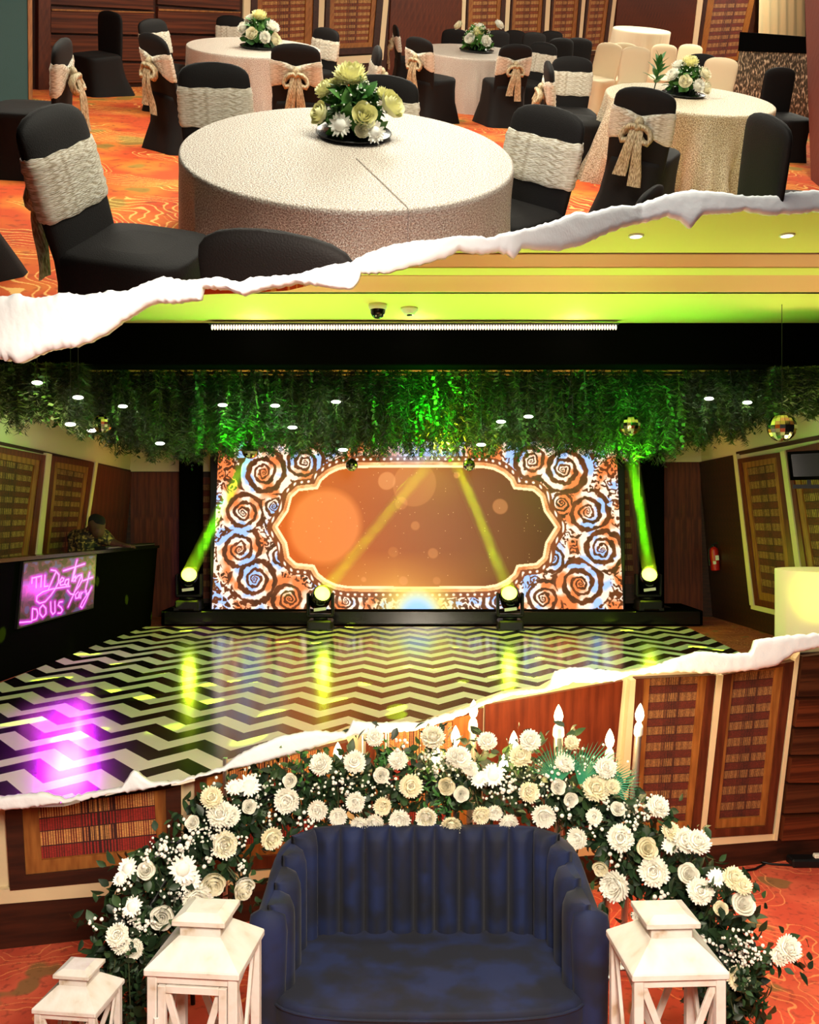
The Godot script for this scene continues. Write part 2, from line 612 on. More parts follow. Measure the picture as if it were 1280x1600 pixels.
const TORN_B_TOP := [0, 1245, 50, 1240, 70, 1238, 100, 1248, 130, 1240, 190, 1230, 207, 1202, 235, 1222, 280, 1220, 350, 1197, 370, 1180, 400, 1166, 435, 1152, 480, 1142, 542, 1145, 552, 1125, 590, 1130, 640, 1128, 658, 1129, 680, 1121, 733, 1105, 759, 1094, 797, 1081, 855, 1075, 862, 1065, 866, 1049, 897, 1041, 940, 1046, 977, 1050, 1014, 1044, 1057, 1028, 1094, 1017, 1131, 1021, 1174, 1020, 1180, 1001, 1227, 993, 1280, 990]
const TORN_B_LOW := [0, 1266, 50, 1262, 90, 1255, 130, 1250, 175, 1240, 210, 1237, 280, 1222, 350, 1205, 415, 1190, 470, 1175, 500, 1165, 550, 1150, 600, 1146, 648, 1142, 685, 1131, 722, 1118, 749, 1104, 797, 1087, 855, 1080, 897, 1067, 961, 1065, 982, 1056, 1057, 1049, 1121, 1053, 1163, 1049, 1211, 1041, 1243, 1020, 1280, 1012]

func along(line: Array, x: float) -> float:
	for i in range(0, line.size() - 2, 2):
		if x <= line[i + 2]:
			return lerpf(line[i + 1], line[i + 3], clampf((x - line[i]) / maxf(line[i + 2] - line[i], 0.01), -2.0, 1.0))
	return line[line.size() - 1]

func torn_strip(label: String, top: Array, low: Array, zs: Array, seed_: int) -> void:
	# a thick torn band of paper: relief in front, ragged edges, a back
	var no := FastNoiseLite.new()
	no.seed = seed_
	no.frequency = 0.09
	no.fractal_octaves = 4
	var g := Geo.new()
	var rings := []
	var x := -420.0
	while x <= 1440.0:
		var z := along(zs, x)
		var a := along(top, clampf(x, 0, 1280)) + no.get_noise_2d(x, 0) * 3.0
		var b := along(low, clampf(x, 0, 1280)) + no.get_noise_2d(x, 90) * 3.0
		b = maxf(b, a + 3.0)
		var ring := PackedVector3Array()
		for k in 9:
			var t := k / 8.0
			var edge := 1.0 - pow(absf(t * 2.0 - 1.0), 6.0)
			var rel := no.get_noise_2d(x * 0.6, 200.0 + t * (b - a) * 0.6) * 0.0035 * edge
			ring.push_back(P(x, lerpf(a, b, t), z) + Vector3(0, 0, 0.016 * edge + rel))
		ring.push_back(P(x, b, z) + Vector3(0, 0.004, -0.03))
		ring.push_back(P(x, a, z) + Vector3(0, -0.004, -0.03))
		rings.push_back(ring)
		x += 4.0
	g.loft(rings)
	solo("torn_paper_band", g, M.paper, label, "paper")

func build_setting() -> void:
	n1 = Vector3(0.0678, 0.8637, 0.4995).normalized()
	# ---- upper hall: raked floor, back wall, side walls, ceiling
	var f1 := Plane4.new(EYE + n1 * D1, Vector3.RIGHT.slide(n1), Vector3.FORWARD.slide(n1), EYE)
	var pts := []
	for px in range(-200, 1500, 50):
		var row := along(TORN_A_TOP, clampf(px, 0, 1280)) + (10.0 if px > 0 else 40.0)
		pts.push_back(f1.at(px, row))
	pts.push_back(f1.at(1500, 70))
	pts.push_back(f1.at(-250, 150))
	floor_plane("floor", f1, pts, 0.05, "carpet_orange", "orange carpet with yellow contour lines under the round tables of the upper hall")
	var b0 := f1.w(f1.at(206, 136))
	var b1 := f1.w(f1.at(940, 119))
	var w1 := Plane4.new(b0, b1 - b0, Vector3(0.425, 2.286, 1.0), EYE)
	var g := on(w1, [[-300, 170, 1500, 92, 1500, -260, -300, -260]], -0.1, 0.0)
	var wall := struct("wall_back", g, M.wood_dark, "dark timber back wall of the upper hall behind the round tables")
	part("flush_board", on(w1, [[604, 118, 718, 112, 722, -40, 612, -40]], 0.0, 0.02), M.wood_brown, wall)
	part("flush_board", on(w1, [[955, 108, 1084, 104, 1100, -40, 968, -40]], 0.0, 0.02), M.wood_brown, wall)
	for d in [[76, 236, 0], [243, 371, 1]]:                     # two doors of broad boards
		var ys := [[-36, -30], [9, 18], [53, 57], [94, 98], [135, 130]]
		for k in 4:
			part("plank", on(w1, [[d[0], ys[k + 1][0] - 3, d[1], ys[k + 1][1] - 3, d[1], ys[k][1] + 1, d[0], ys[k][0] + 1]], 0.0, 0.05 + 0.01 * (k % 2)), M.plank_red, wall)
		part("ledge", on(w1, [[d[0], 16, d[1], 20, d[1], 18, d[0], 13]], 0.05, 0.075), M.wood_tan, wall)
	part("door_jamb", on(w1, [[55, 150, 74, 148, 74, -40, 55, -40]], 0.0, 0.08), M.wood_brown, wall)
	for q in [[378, 60, 388, 58, 391, -40, 380, -40], [493, 100, 502, 97, 507, -40, 496, -40], [588, 97, 597, 93, 609, -40, 600, -40], [718, 92, 723, 90, 728, -40, 722, -40], [784, 88, 791, 86, 798, -40, 790, -40], [846, 86, 854, 84, 861, -40, 853, -40], [900, 86, 906, 84, 917, -40, 910, -40], [945, 86, 951, 84, 967, -40, 960, -40], [1079, 84, 1087, 82, 1103, -40, 1093, -40]]:
		part("cream_strip", on(w1, [q], 0.0, 0.03), M.plaster, wall)
	part("cream_rail", on(w1, [[388, 109, 590, 97, 590, 85, 388, 97]], 0.0, 0.035), M.plaster, wall)
	part("cream_rail", on(w1, [[720, 97, 952, 84, 952, 77, 720, 88]], 0.0, 0.035), M.plaster, wall)
	wall_panel(w1, wall, [390, 95, 493, 88, 497, -40, 390, -40], [399, 86, 485, 80, 488, -30, 400, -30], [408, 77, 474, 71, 477, -20, 408, -20], "mat_gold", "wood_dark")
	wall_panel(w1, wall, [504, 86, 589, 83, 600, -40, 508, -40], [511, 76, 580, 73, 589, -30, 514, -30], [519, 68, 574, 66, 581, -20, 521, -20], "mat_gold", "wood_dark")
	wall_panel(w1, wall, [724, 88, 784, 86, 790, -40, 729, -40], [727, 82, 776, 80, 783, -30, 731, -30], [735, 76, 771, 74, 777, -20, 738, -20], "mat_gold", "wood_dark")
	wall_panel(w1, wall, [792, 86, 846, 84, 853, -40, 799, -40], [795, 80, 841, 78, 848, -30, 801, -30], [801, 74, 836, 72, 843, -20, 806, -20], "mat_gold", "wood_dark")
	wall_panel(w1, wall, [855, 86, 900, 84, 910, -40, 862, -40], [858, 80, 896, 78, 905, -30, 865, -30], [862, 74, 890, 72, 899, -20, 868, -20], "mat_gold", "wood_dark")
	wall_panel(w1, wall, [907, 86, 945, 84, 960, -40, 918, -40], [910, 80, 940, 78, 953, -30, 921, -30], [914, 74, 935, 72, 947, -20, 925, -20], "mat_gold", "wood_dark")
	wall_panel(w1, wall, [1084, 104, 1164, 100, 1192, -40, 1103, -40], [1090, 98, 1158, 94, 1184, -30, 1108, -30], [1100, 92, 1150, 88, 1174, -20, 1118, -20], "mat_brown", "wood_dark")
	part("dark_recess", on(w1, [[1250, 92, 1400, 86, 1400, -40, 1252, -40]], 0.0, 0.04), M.black_cloth, wall)
	# near side walls of the upper hall
	var cw := Plane4.new(f1.w(f1.at(1290, 300)), Vector3(0.12, -0.07, -1.0), Vector3(0.1, 1.0, 0.5), EYE)
	struct("wall_right", on(cw, [[1269, 330, 1500, 420, 1500, -200, 1251, -200]], 0.0, 0.25), M.terracotta, "rust red wall end at the right of the upper hall")
	var cg := Geo.new()
	var cb := []
	for q in [[-260, 150], [1500, 70]]:
		cb.push_back(f1.at(q[0], q[1]))
	cb.push_back(cb[1] + Vector2(1.2, -9.5))
	cb.push_back(cb[0] + Vector2(-0.4, -7.5))
	cg.prism(cb, f1.o + n1 * 3.3, f1.ex, f1.ey, n1 * 0.1)
	struct("ceiling", cg, M.plaster, "plain cream ceiling over the round tables of the upper hall")

	# ---- middle hall
	var f2 := Plane4.new(EYE + Vector3(0, -1.52, 0), Vector3.RIGHT, Vector3.FORWARD, EYE)
	floor_plane("floor", f2, [Vector2(-7, 6.9), Vector2(7, 6.9), Vector2(7, 13.2), Vector2(-7, 13.2)], 0.06, "carpet_rust", "rust red carpet beside the dance floor in front of the screen")
	var f2b := Plane4.new(EYE + Vector3(0, -1.5, 0), Vector3.RIGHT, Vector3.FORWARD, EYE)
	pts = []
	for q in [[-60, 1262], [0, 1258], [100, 1254], [207, 1228], [280, 1221], [350, 1203], [420, 1176]]:
		pts.push_back(f2b.at(q[0], q[1]))
	pts.push_back(Vector2(1.0, 6.62))
	pts.push_back(Vector2(3.42, 6.75))
	pts.push_back(Vector2(3.62, 11.72))
	pts.push_back(Vector2(-3.5, 11.72))
	pts.push_back(Vector2(-3.6, 7.6))
	floor_plane("floor", f2b, pts, 0.02, "zigzag", "glossy black and white zigzag dance floor in front of the screen", 2.22)
	# back wall
	var w2 := Plane4.new(P(640, 960, 13.0), Vector3.RIGHT, Vector3.UP, EYE)
	wall = struct("wall_back", on(w2, [[140, 965, 1160, 965, 1160, 560, 140, 560]], -0.1, 0.0), M.wood_dark, "dark wall behind the large glowing screen")
	part("flush_board", on(w2, [[205, 965, 288, 965, 288, 738, 205, 738]], 0.0, 0.02), M.wood_red, wall)
	part("flush_board", on(w2, [[1030, 962, 1098, 960, 1094, 722, 1026, 722]], 0.0, 0.02), M.wood_red, wall)
	part("frieze", on(w2, [[195, 737, 345, 737, 345, 560, 195, 560], [955, 722, 1100, 722, 1100, 560, 955, 560]], 0.0, 0.06), M.plaster_white, wall)
	part("cream_strip", on(w2, [[1006, 960, 1011, 960, 1003, 722, 995, 722]], 0.0, 0.03), M.plaster, wall)
	wall_panel(w2, wall, [298, 955, 345, 955, 345, 738, 310, 738], [303, 935, 345, 935, 345, 746, 313, 746], [308, 925, 345, 925, 345, 756, 318, 756], "mat_brown", "wood_dark", "wood_red")
	wall_panel(w2, wall, [960, 955, 1006, 955, 996, 724, 960, 724], [962, 912, 998, 912, 988, 735, 962, 735], [964, 900, 990, 900, 980, 745, 964, 745], "mat_brown", "wood_dark", "wood_red")
	# left wall
	var l2 := Plane4.new(P(0, 688, 9.0), P(205, 735, 13.0) - P(0, 688, 9.0), Vector3(0.09, 1, 0), EYE)
	wall = struct("wall_left", on(l2, [[-160, 1120, 206, 962, 206, 690, -160, 480]], -0.1, 0.0), M.plaster_white, "cream and timber wall behind the disc jockey")
	part("shadow_gap", on(l2, [[-160, 662, 205, 738, 205, 735, -160, 655]], 0.0, 0.015), M.wood_dark, wall)
	part("flush_board", on(l2, [[121, 900, 205, 900, 205, 738, 147, 724]], 0.0, 0.02), M.wood_red, wall)
	wall_panel(l2, wall, [-25, 920, 44, 905, 66, 711, -25, 694], [-25, 905, 36, 892, 58, 719, -25, 703], [-25, 890, 30, 880, 50, 727, -25, 713], "mat_brown", "wood_red", "wood_tan")
	wall_panel(l2, wall, [54, 905, 118, 895, 142, 722, 74, 711], [64, 892, 114, 884, 135, 730, 81, 721], [71, 882, 112, 875, 129, 739, 86, 731], "mat_brown", "wood_red", "wood_tan")
	part("cream_strip", on(l2, [[46, 905, 54, 903, 74, 709, 66, 707]], 0.0, 0.055), M.plaster, wall)
	part("cream_strip", on(l2, [[118, 890, 122, 888, 147, 722, 143, 721]], 0.0, 0.055), M.plaster, wall)
	# right wall
	var r2 := Plane4.new(P(1094, 722, 13.0), P(1280, 684, 9.57) - P(1094, 722, 13.0), Vector3(-0.09, 1, 0), EYE)
	wall = struct("wall_right", on(r2, [[1094, 962, 1420, 1060, 1420, 560, 1090, 680]], -0.1, 0.0), M.plaster_white, "cream and timber wall with the fire extinguisher")
	part("flush_board", on(r2, [[1099, 961, 1182, 985, 1152, 710, 1094, 722]], 0.0, 0.02), M.wood_dark, wall)
	part("baseboard", on(r2, [[1180, 985, 1420, 1056, 1420, 1010, 1178, 951]], 0.0, 0.03), M.wood_dark, wall)
	part("cream_rail", on(r2, [[1178, 951, 1420, 1010, 1420, 1002, 1178, 943]], 0.0, 0.04), M.plaster, wall)
	part("cream_strip", on(r2, [[1178, 945, 1184, 946, 1157, 709, 1152, 710]], 0.0, 0.055), M.plaster, wall)
	part("cream_strip", on(r2, [[1260, 962, 1268, 964, 1233, 703, 1226, 705]], 0.0, 0.055), M.plaster, wall)
	part("shadow_gap", on(r2, [[1152, 712, 1420, 660, 1420, 652, 1152, 706]], 0.0, 0.015), M.wood_umber, wall)
	wall_panel(r2, wall, [1185, 945, 1259, 961, 1226, 706, 1157, 717], [1190, 936, 1246, 948, 1219, 714, 1164, 723], [1194, 925, 1236, 934, 1213, 724, 1170, 731], "mat_brown", "wood_red", "wood_tan")
	wall_panel(r2, wall, [1269, 964, 1420, 1000, 1420, 660, 1234, 703], [1276, 955, 1420, 990, 1420, 672, 1241, 712], [1284, 944, 1420, 975, 1420, 690, 1250, 722], "mat_brown", "wood_red", "wood_tan")
	# ceiling of the middle hall: two levels and a stepped moulding between them
	g = Geo.new()
	g.box(EYE + Vector3(0, 1.93, -10.45), Vector3(14, 0.06, 5.3))
	struct("ceiling", g, M.ceiling_cream, "yellowish lower ceiling that carries the dome camera")
	var rows := [[1.90, -7.80], [1.915, -7.75], [1.98, -7.62], [1.99, -7.53]]
	for lay in 2:
		var ring0 := PackedVector3Array()
		var ring1 := PackedVector3Array()
		var prof: Array = rows if lay == 0 else [[1.99, -7.33], [2.005, -7.29], [2.06, -7.19], [2.07, -7.155]]
		for p in prof:
			ring0.push_back(EYE + Vector3(-1.4, p[0], p[1]))
			ring1.push_back(EYE + Vector3(7, p[0], p[1]))
		if lay == 0:
			for i in ring0.size():
				ring0[i].x = -7.0
		ring0.push_back(ring0[3] + Vector3(0, 0, -0.1))
		ring1.push_back(ring1[3] + Vector3(0, 0, -0.1))
		g = Geo.new()
		g.loft([ring0, ring1])
		struct("trim", g, M.moulding_pink, ["pinkish lower step of the ceiling moulding", "pinkish upper step of the ceiling moulding"][lay])
	g = Geo.new()
	g.box(EYE + Vector3(3.2, 2.0, -7.42), Vector3(8, 0.02, 0.22))
	struct("trim", g, M.ceiling_cream, "narrow yellowish ledge between the two steps of the ceiling moulding")
	var c2 := Plane4.new(EYE + Vector3(0, 2.07, 0), Vector3.RIGHT, Vector3.FORWARD, EYE)
	pts = []
	for q in [[600, 385], [700, 384], [800, 382], [870, 380], [935, 362], [990, 345], [1050, 331], [1120, 326], [1280, 324], [1420, 324]]:
		pts.push_back(c2.at(q[0], q[1]))
	pts.push_back(Vector2(7, 7.2))
	pts.push_back(Vector2(-1.2, 7.2))
	g = Geo.new()
	g.prism(pts, c2.o, c2.ex, c2.ey, Vector3(0, 0.03, 0))
	struct("ceiling", g, M.ceiling_cream, "yellowish upper ceiling with two round downlights")

	# ---- lower hall
	var f3 := Plane4.new(Vector3.ZERO, Vector3.RIGHT, Vector3.FORWARD, EYE)
	floor_plane("floor", f3, [Vector2(-4.5, 0.5), Vector2(4.5, 0.5), Vector2(4.5, 7.6), Vector2(-4.5, 5.0)], 0.1, "carpet_red", "red carpet with thin looping lines around the blue sofa")
	var q0 := P(0, 1480, 2.5 * F / 680.0)
	var q1 := P(1090, 1358, 2.5 * F / 558.0)
	var w3 := Plane4.new(q0, q1 - q0, Vector3(0, 1, 0.16), EYE)
	var out := [-140, 1496, 1420, 1321]
	var px := 1420
	while px >= -140:
		out.append_array([px, (along(TORN_B_TOP, clampf(px, 0, 1280)) * 0.4 + along(TORN_B_LOW, clampf(px, 0, 1280)) * 0.6)])
		px -= 30
	wall = struct("wall_back", on(w3, [out], -0.08, 0.0), M.plaster, "cream wall with woven timber panels behind the flower arch")
	part("baseboard", on(w3, [[-140, 1496, 1210, 1345, 1210, 1309, -140, 1420]], 0.0, 0.03), M.wood_dark, wall)
	part("cream_rail", on(w3, [[-140, 1419, 1208, 1309, 1203, 1299, -140, 1395]], 0.0, 0.035), M.plaster, wall)
	wall_panel(w3, wall, [18, 1385, 284, 1360, 283, 1222, 10, 1262], [42, 1362, 262, 1340, 259, 1228, 36, 1258], [66, 1340, 246, 1322, 241, 1232, 60, 1254], "mat_crimson", "wood_dark")
	wall_panel(w3, wall, [306, 1360, 538, 1340, 542, 1155, 304, 1212], [324, 1340, 522, 1322, 526, 1159, 323, 1207], [350, 1322, 500, 1305, 502, 1165, 348, 1201], "mat_crimson", "wood_brown")
	wall_panel(w3, wall, [562, 1338, 748, 1322, 752, 1102, 566, 1148], [580, 1322, 730, 1306, 734, 1112, 584, 1146], [602, 1306, 702, 1296, 706, 1124, 602, 1144], "mat_crimson", "wood_brown")
	part("flush_board", on(w3, [[752, 1322, 948, 1306, 971, 1062, 757, 1100]], 0.0, 0.025), M.wood_red, wall)
	part("cream_strip", on(w3, [[958, 1310, 972, 1309, 988, 1058, 980, 1059]], 0.0, 0.05), M.plaster, wall)
	part("cream_strip", on(w3, [[1088, 1304, 1096, 1303, 1124, 1051, 1115, 1051]], 0.0, 0.05), M.plaster, wall)
	part("cream_strip", on(w3, [[1203, 1308, 1208, 1308, 1243, 1016, 1236, 1026]], 0.0, 0.05), M.plaster, wall)
	wall_panel(w3, wall, [974, 1309, 1088, 1303, 1113, 1052, 989, 1057], [990, 1298, 1076, 1292, 1101, 1052, 1001, 1057], [998, 1284, 1069, 1281, 1090, 1053, 1012, 1057], "mat_brown", "wood_brown")
	wall_panel(w3, wall, [1098, 1304, 1201, 1298, 1235, 1030, 1125, 1051], [1111, 1291, 1191, 1286, 1220, 1038, 1138, 1050], [1120, 1277, 1185, 1273, 1208, 1044, 1143, 1050], "mat_brown", "wood_brown")
	# door of broad boards at the right end
	part("door_frame", on(w3, [[1208, 1345, 1420, 1321, 1420, 1010, 1244, 1020]], 0.0, 0.02), M.wood_dark, wall)
	var ys := [[1020, 1000], [1087, 1084], [1133, 1131], [1177, 1176], [1219, 1220], [1268, 1262], [1309, 1300]]
	for k in 6:
		var xa := lerpf(1212, 1246, (1309.0 - ys[k + 1][0]) / 290.0)
		var xb := lerpf(1212, 1246, (1309.0 - ys[k][0]) / 290.0)
		part("plank", on(w3, [[xa, ys[k + 1][0] - 3, 1420, ys[k + 1][1] - 4, 1420, ys[k][1] + 1, xb, ys[k][0] + 2]], 0.02, 0.06 + 0.012 * (k % 2)), M[["plank_umber", "plank_red"][k % 2]], wall)

	torn_strip("white torn paper band rising between the banquet tables and the yellow ceiling", TORN_A_TOP, TORN_A_LOW, [-420, 2.05, 560, 2.05, 800, 3.1, 1000, 4.4, 1340, 5.3, 1720, 5.9], 61)
	torn_strip("white torn paper band rising between the zigzag floor and the flower arch", TORN_B_TOP, TORN_B_LOW, [-420, 4.4, 400, 4.55, 640, 4.75, 1340, 5.6, 1720, 5.8], 62)

# ---------------------------------------------------------------- flowers
func petal(g: Geo, base: Vector3, out: Vector3, up: Vector3, ln: float, wd: float, lift: float, curl: float) -> void:
	var side := out.cross(up).normalized()
	var rows := []
	for i in 4:
		var t := i / 3.0
		var a := lift + curl * t
		var c := base + (out * cos(a) + up * sin(a)) * ln * t
		var w: float = wd * [0.45, 0.95, 1.0, 0.35][i]
		var cup: Vector3 = (up * cos(a) - out * sin(a)) * wd * 0.3
		rows.push_back(PackedVector3Array([c - side * w + cup, c, c + side * w + cup]))
	g.sheet(rows)

func mum_mesh(m: Material, seed_: int, full := true) -> Mesh:        # unit radius, faces +Y
	var r := RandomNumberGenerator.new()
	r.seed = seed_
	var g := Geo.new()
	g.ball(Vector3(0, 0.12, 0), Vector3(0.55, 0.36, 0.55), 10, 6)
	var lays: Array = [[24, -0.45, 0.86], [26, -0.1, 1.0], [25, 0.16, 1.0], [23, 0.42, 0.95], [19, 0.68, 0.88], [15, 0.94, 0.8], [9, 1.2, 0.7]] if full else [[15, 0.0, 1.0], [14, 0.22, 0.9], [9, 0.6, 0.5]]
	for l in lays:
		for k in l[0]:
			var a: float = TAU * (k + r.randf() * 0.5) / l[0]
			var o := Vector3(cos(a), 0, sin(a))
			var ln: float = l[2] * r.randf_range(0.86, 1.04)
			petal(g, o * 0.1, o, Vector3.UP, ln, 0.125 if full else 0.15, l[1] + r.randf_range(-0.08, 0.08), 0.5 if full else 0.12)
	return g.mesh(m)

func rose_mesh(m: Material, seed_: int) -> Mesh:
	var r := RandomNumberGenerator.new()
	r.seed = seed_
	var g := Geo.new()
	for l in [[3, 0.20, 1.0, 0.0], [3, 0.36, 0.98, 0.02], [4, 0.54, 0.90, 0.06], [5, 0.74, 0.76, 0.14], [5, 0.92, 0.58, 0.24]]:
		for k in l[0]:
			var a0: float = TAU * (k + r.randf() * 0.4) / l[0] + l[1] * 3.0
			var rows := []
			for i in 6:
				var t := i / 5.0
				var row := PackedVector3Array()
				for j in 7:
					var u := j / 6.0 - 0.5
					var a: float = a0 + u * TAU / l[0] * 1.5
					var edge := 1.0 - 4.0 * u * u
					var rad: float = l[1] * (0.35 + 0.65 * sin(minf(t * 1.5, 1.0) * PI * 0.5)) + l[3] * t * t * edge
					row.push_back(Vector3(cos(a) * rad, -0.35 + (l[2] + 0.3) * t * (0.62 + 0.38 * edge), sin(a) * rad))
				rows.push_back(row)
			g.sheet(rows)
	return g.mesh(m)

func buds_mesh(m: Material, seed_: int, n := 8) -> Mesh:
	var r := RandomNumberGenerator.new()
	r.seed = seed_
	var g := Geo.new()
	for k in n:
		var p := Vector3(r.randf_range(-0.9, 0.9), r.randf_range(-0.1, 0.5), r.randf_range(-0.9, 0.9))
		var s := r.randf_range(0.2, 0.32)
		g.ball(p, Vector3(s, s * 0.85, s), 8, 5)
	return g.mesh(m)

func leaf_mesh(m: Material, narrow := 0.28) -> Mesh:      # lies along +Z from the origin, faces +Y, unit length
	var g := Geo.new()
	var rows := []
	for i in 5:
		var t := i / 4.0
		var w: float = narrow * [0.12, 0.85, 1.0, 0.62, 0.03][i]
		var y := -0.18 * t * t
		rows.push_back(PackedVector3Array([Vector3(-w, y + w * 0.25, t), Vector3(0, y, t), Vector3(w, y + w * 0.25, t)]))
	g.sheet(rows)
	return g.mesh(m)

func facing(at: Vector3, dir: Vector3, size: float, spin := 0.0) -> Transform3D:     # +Y along dir
	var y := dir.normalized()
	var x := y.cross(Vector3.FORWARD if absf(y.z) < 0.9 else Vector3.RIGHT).normalized()
	var b := Basis(x, y, x.cross(y)) * Basis(Vector3.UP, spin)
	return Transform3D(b.scaled_local(Vector3.ONE * size), at)

var blooms := {}
func make_blooms() -> void:
	blooms.mum = [mum_mesh(M.petal_white, 1), mum_mesh(M.petal_cream, 2), mum_mesh(M.petal_white, 3)]
	blooms.daisy = [mum_mesh(M.petal_white, 5, false)]
	blooms.rose = [rose_mesh(M.petal_white, 4), rose_mesh(M.petal_cream, 6)]
	blooms.yrose = [rose_mesh(M.petal_yellow, 4)]
	blooms.ymum = [mum_mesh(M.petal_yellow, 2)]
	blooms.bud = [buds_mesh(M.petal_white, 8), buds_mesh(M.petal_white, 9)]
	blooms.leaf = leaf_mesh(M.leaf_dark)
	blooms.leaf_green = leaf_mesh(M.leaf_green, 0.2)
	var g := Geo.new()
	g.ball(Vector3.ZERO, Vector3.ONE, 6, 4)
	blooms.dot = g.mesh(M.petal_white)

const BLOOM_NAMES := {"mum": "chrysanthemum", "ymum": "chrysanthemum", "daisy": "daisy", "rose": "rose", "yrose": "rose", "bud": "flower_bud"}

func bloom(kind: String, xf: Transform3D, parent: Node) -> void:
	var list: Array = blooms[kind]
	var o := part(BLOOM_NAMES[kind], list[rng.randi() % list.size()], null, parent)
	o.transform = xf

# ---------------------------------------------------------------- upper hall: placing things on the raked floor
func stand(up_tilt: float, yaw: float) -> Basis:       # plumb of the furniture leans with the floor; yaw 0 looks away from the camera, 90 looks right
	var u := Vector3(0, cos(deg_to_rad(up_tilt)), sin(deg_to_rad(up_tilt))).rotated(Vector3.BACK, deg_to_rad(-4.2))
	var z := Vector3.BACK.slide(u).normalized()
	return Basis(u.cross(z), u, z) * Basis(Vector3.UP, deg_to_rad(-yaw))

func placed(px: float, py: float, b: Basis, local: Vector3) -> Transform3D:     # the thing's point «local» on the line of sight, its foot on the floor
	var d := Vector3((px - 640.0) / F, (800.0 - py) / F, -1.0)
	var off := b * local
	var z := (D1 + n1.dot(b * Vector3(0, local.y, 0))) / n1.dot(d)
	# the foot is straight under the point; a shift sideways follows the floor
	return Transform3D(b, EYE + d * z - off)

func rrect(w: float, d: float, y: float, z: float, sq := 4.0, pinch := 0.0, n := 28) -> PackedVector3Array:
	var ring := PackedVector3Array()
	for j in n:
		var a := TAU * j / n
		var c := cos(a)
		var s := sin(a)
		var k := pow(pow(absf(c), sq) + pow(absf(s), sq), -1.0 / sq)
		k *= 1.0 - pinch * absf(cos(2.0 * a))
		ring.push_back(Vector3(c * k * w * 0.5, y, z + s * k * d * 0.5))
	return ring

func back_ring(y: float, grow := 0.0) -> PackedVector3Array:
	var w := 0.0
	var t := 0.075
	if y < 0.84: w = 0.42 + 0.02 * sin(clampf((y - 0.4) / 0.4, 0, 1) * PI * 0.7)
	else:
		var k := clampf((y - 0.84) / 0.115, 0.0, 1.0)
		w = 0.432 * pow(maxf(1.0 - pow(k, 3.2), 0.012), 0.42)
		t = 0.075 * sqrt(maxf(1.0 - pow(k, 3.0), 0.08))
	return rrect(w + grow * 2.0, t + grow * 2.0, y, 0.225 + (y - 0.45) * 0.16, 3.0, 0.0, 28)

func sash_ring(t: float, low: float, high: float, gather: bool, k: int) -> PackedVector3Array:
	var y0 := lerpf(low, high, t)
	var edge := 0.005 if t < 0.02 or t > 0.98 else 0.011 + 0.003 * sin(k * 2.7)
	var ring := back_ring(y0, edge)
	for i in ring.size():
		var p := ring[i]
		var cz := 0.225 + (y0 - 0.45) * 0.16
		p.y += 0.004 * sin(i * 1.9 + k * 1.3)
		if gather and p.z > cz:
			var g := 0.72 * exp(-pow(p.x / 0.11, 2.0))
			p.y = lerpf(p.y, (low + high) * 0.5 + 0.02, g)
			p.z += g * 0.012
		ring[i] = p
	return ring

func ribbon(path: Array, w0: float, w1: float, side: Vector3) -> Geo:
	var g := Geo.new()
	var rings := []
	for i in path.size():
		var t := float(i) / (path.size() - 1)
		var w := lerpf(w0, w1, t) * 0.5
		var ring := PackedVector3Array()
		for j in 12:
			var a := TAU * j / 12
			var q := cos(a)
			ring.push_back(path[i] + side * w * q + Vector3(0, 0, 1) * (sin(a) * 0.008 + sin(q * 5.0 + i) * 0.006))
		rings.push_back(ring)
	g.loft(rings)
	return g

var chair_mesh := {}
func make_chair_meshes() -> void:
	var g := Geo.new()
	g.loft([rrect(0.59, 0.74, -0.05, 0.035, 9.0, 0.05), rrect(0.545, 0.67, 0.06, 0.03, 8.0, 0.055), rrect(0.475, 0.56, 0.22, 0.02, 6.0, 0.03), rrect(0.46, 0.53, 0.36, 0.015, 5.0), rrect(0.46, 0.53, 0.44, 0.015, 5.0), rrect(0.455, 0.525, 0.475, 0.012, 5.0), rrect(0.43, 0.49, 0.495, 0.0, 4.0), rrect(0.25, 0.27, 0.502, -0.005, 3.0)])
	chair_mesh.seat = g
	g = Geo.new()
	var rings := []
	for y in [0.30, 0.40, 0.47, 0.54, 0.62, 0.70, 0.78, 0.82, 0.86, 0.89, 0.915, 0.935, 0.948, 0.955]:
		rings.push_back(back_ring(y))
	g.loft(rings)
	chair_mesh.back = g
	for gather in [true, false]:
		g = Geo.new()
		rings = []
		for k in 13:
			rings.push_back(sash_ring(k / 12.0, 0.60, 0.82, gather, k))
		g.loft(rings)
		chair_mesh["sash_bow" if gather else "sash_plain"] = g
	g = Geo.new()
	g.ball(Vector3(0, 0.735, 0.345), Vector3(0.035, 0.045, 0.035), 10, 8)
	chair_mesh.knot = g
	for s in [-1.0, 1.0]:
		g = Geo.new()
		var path := []
		for i in 9:
			var a := TAU * i / 8.0
			path.push_back(Vector3(s * (0.055 + 0.05 * -cos(a)), 0.70 + 0.045 * sin(a) - (0.055 - 0.05 * cos(a)) * 0.55, 0.365 + 0.012 * sin(a * 2.0)))
		g.tube(path, [0.02, 0.028, 0.03, 0.03, 0.028, 0.03, 0.03, 0.028, 0.02], 8, 0.7)
		chair_mesh["loop%d" % (0 if s < 0 else 1)] = g
		path = []
		for i in 8:
			var t := i / 7.0
			path.push_back(Vector3(s * (0.015 + 0.045 * t), 0.73 - (0.40 if s > 0 else 0.34) * t, 0.36 + 0.018 * sin(t * 5.0) + 0.05 * t))
		chair_mesh["tail%d" % (0 if s < 0 else 1)] = ribbon(path, 0.05, 0.10, Vector3.RIGHT)

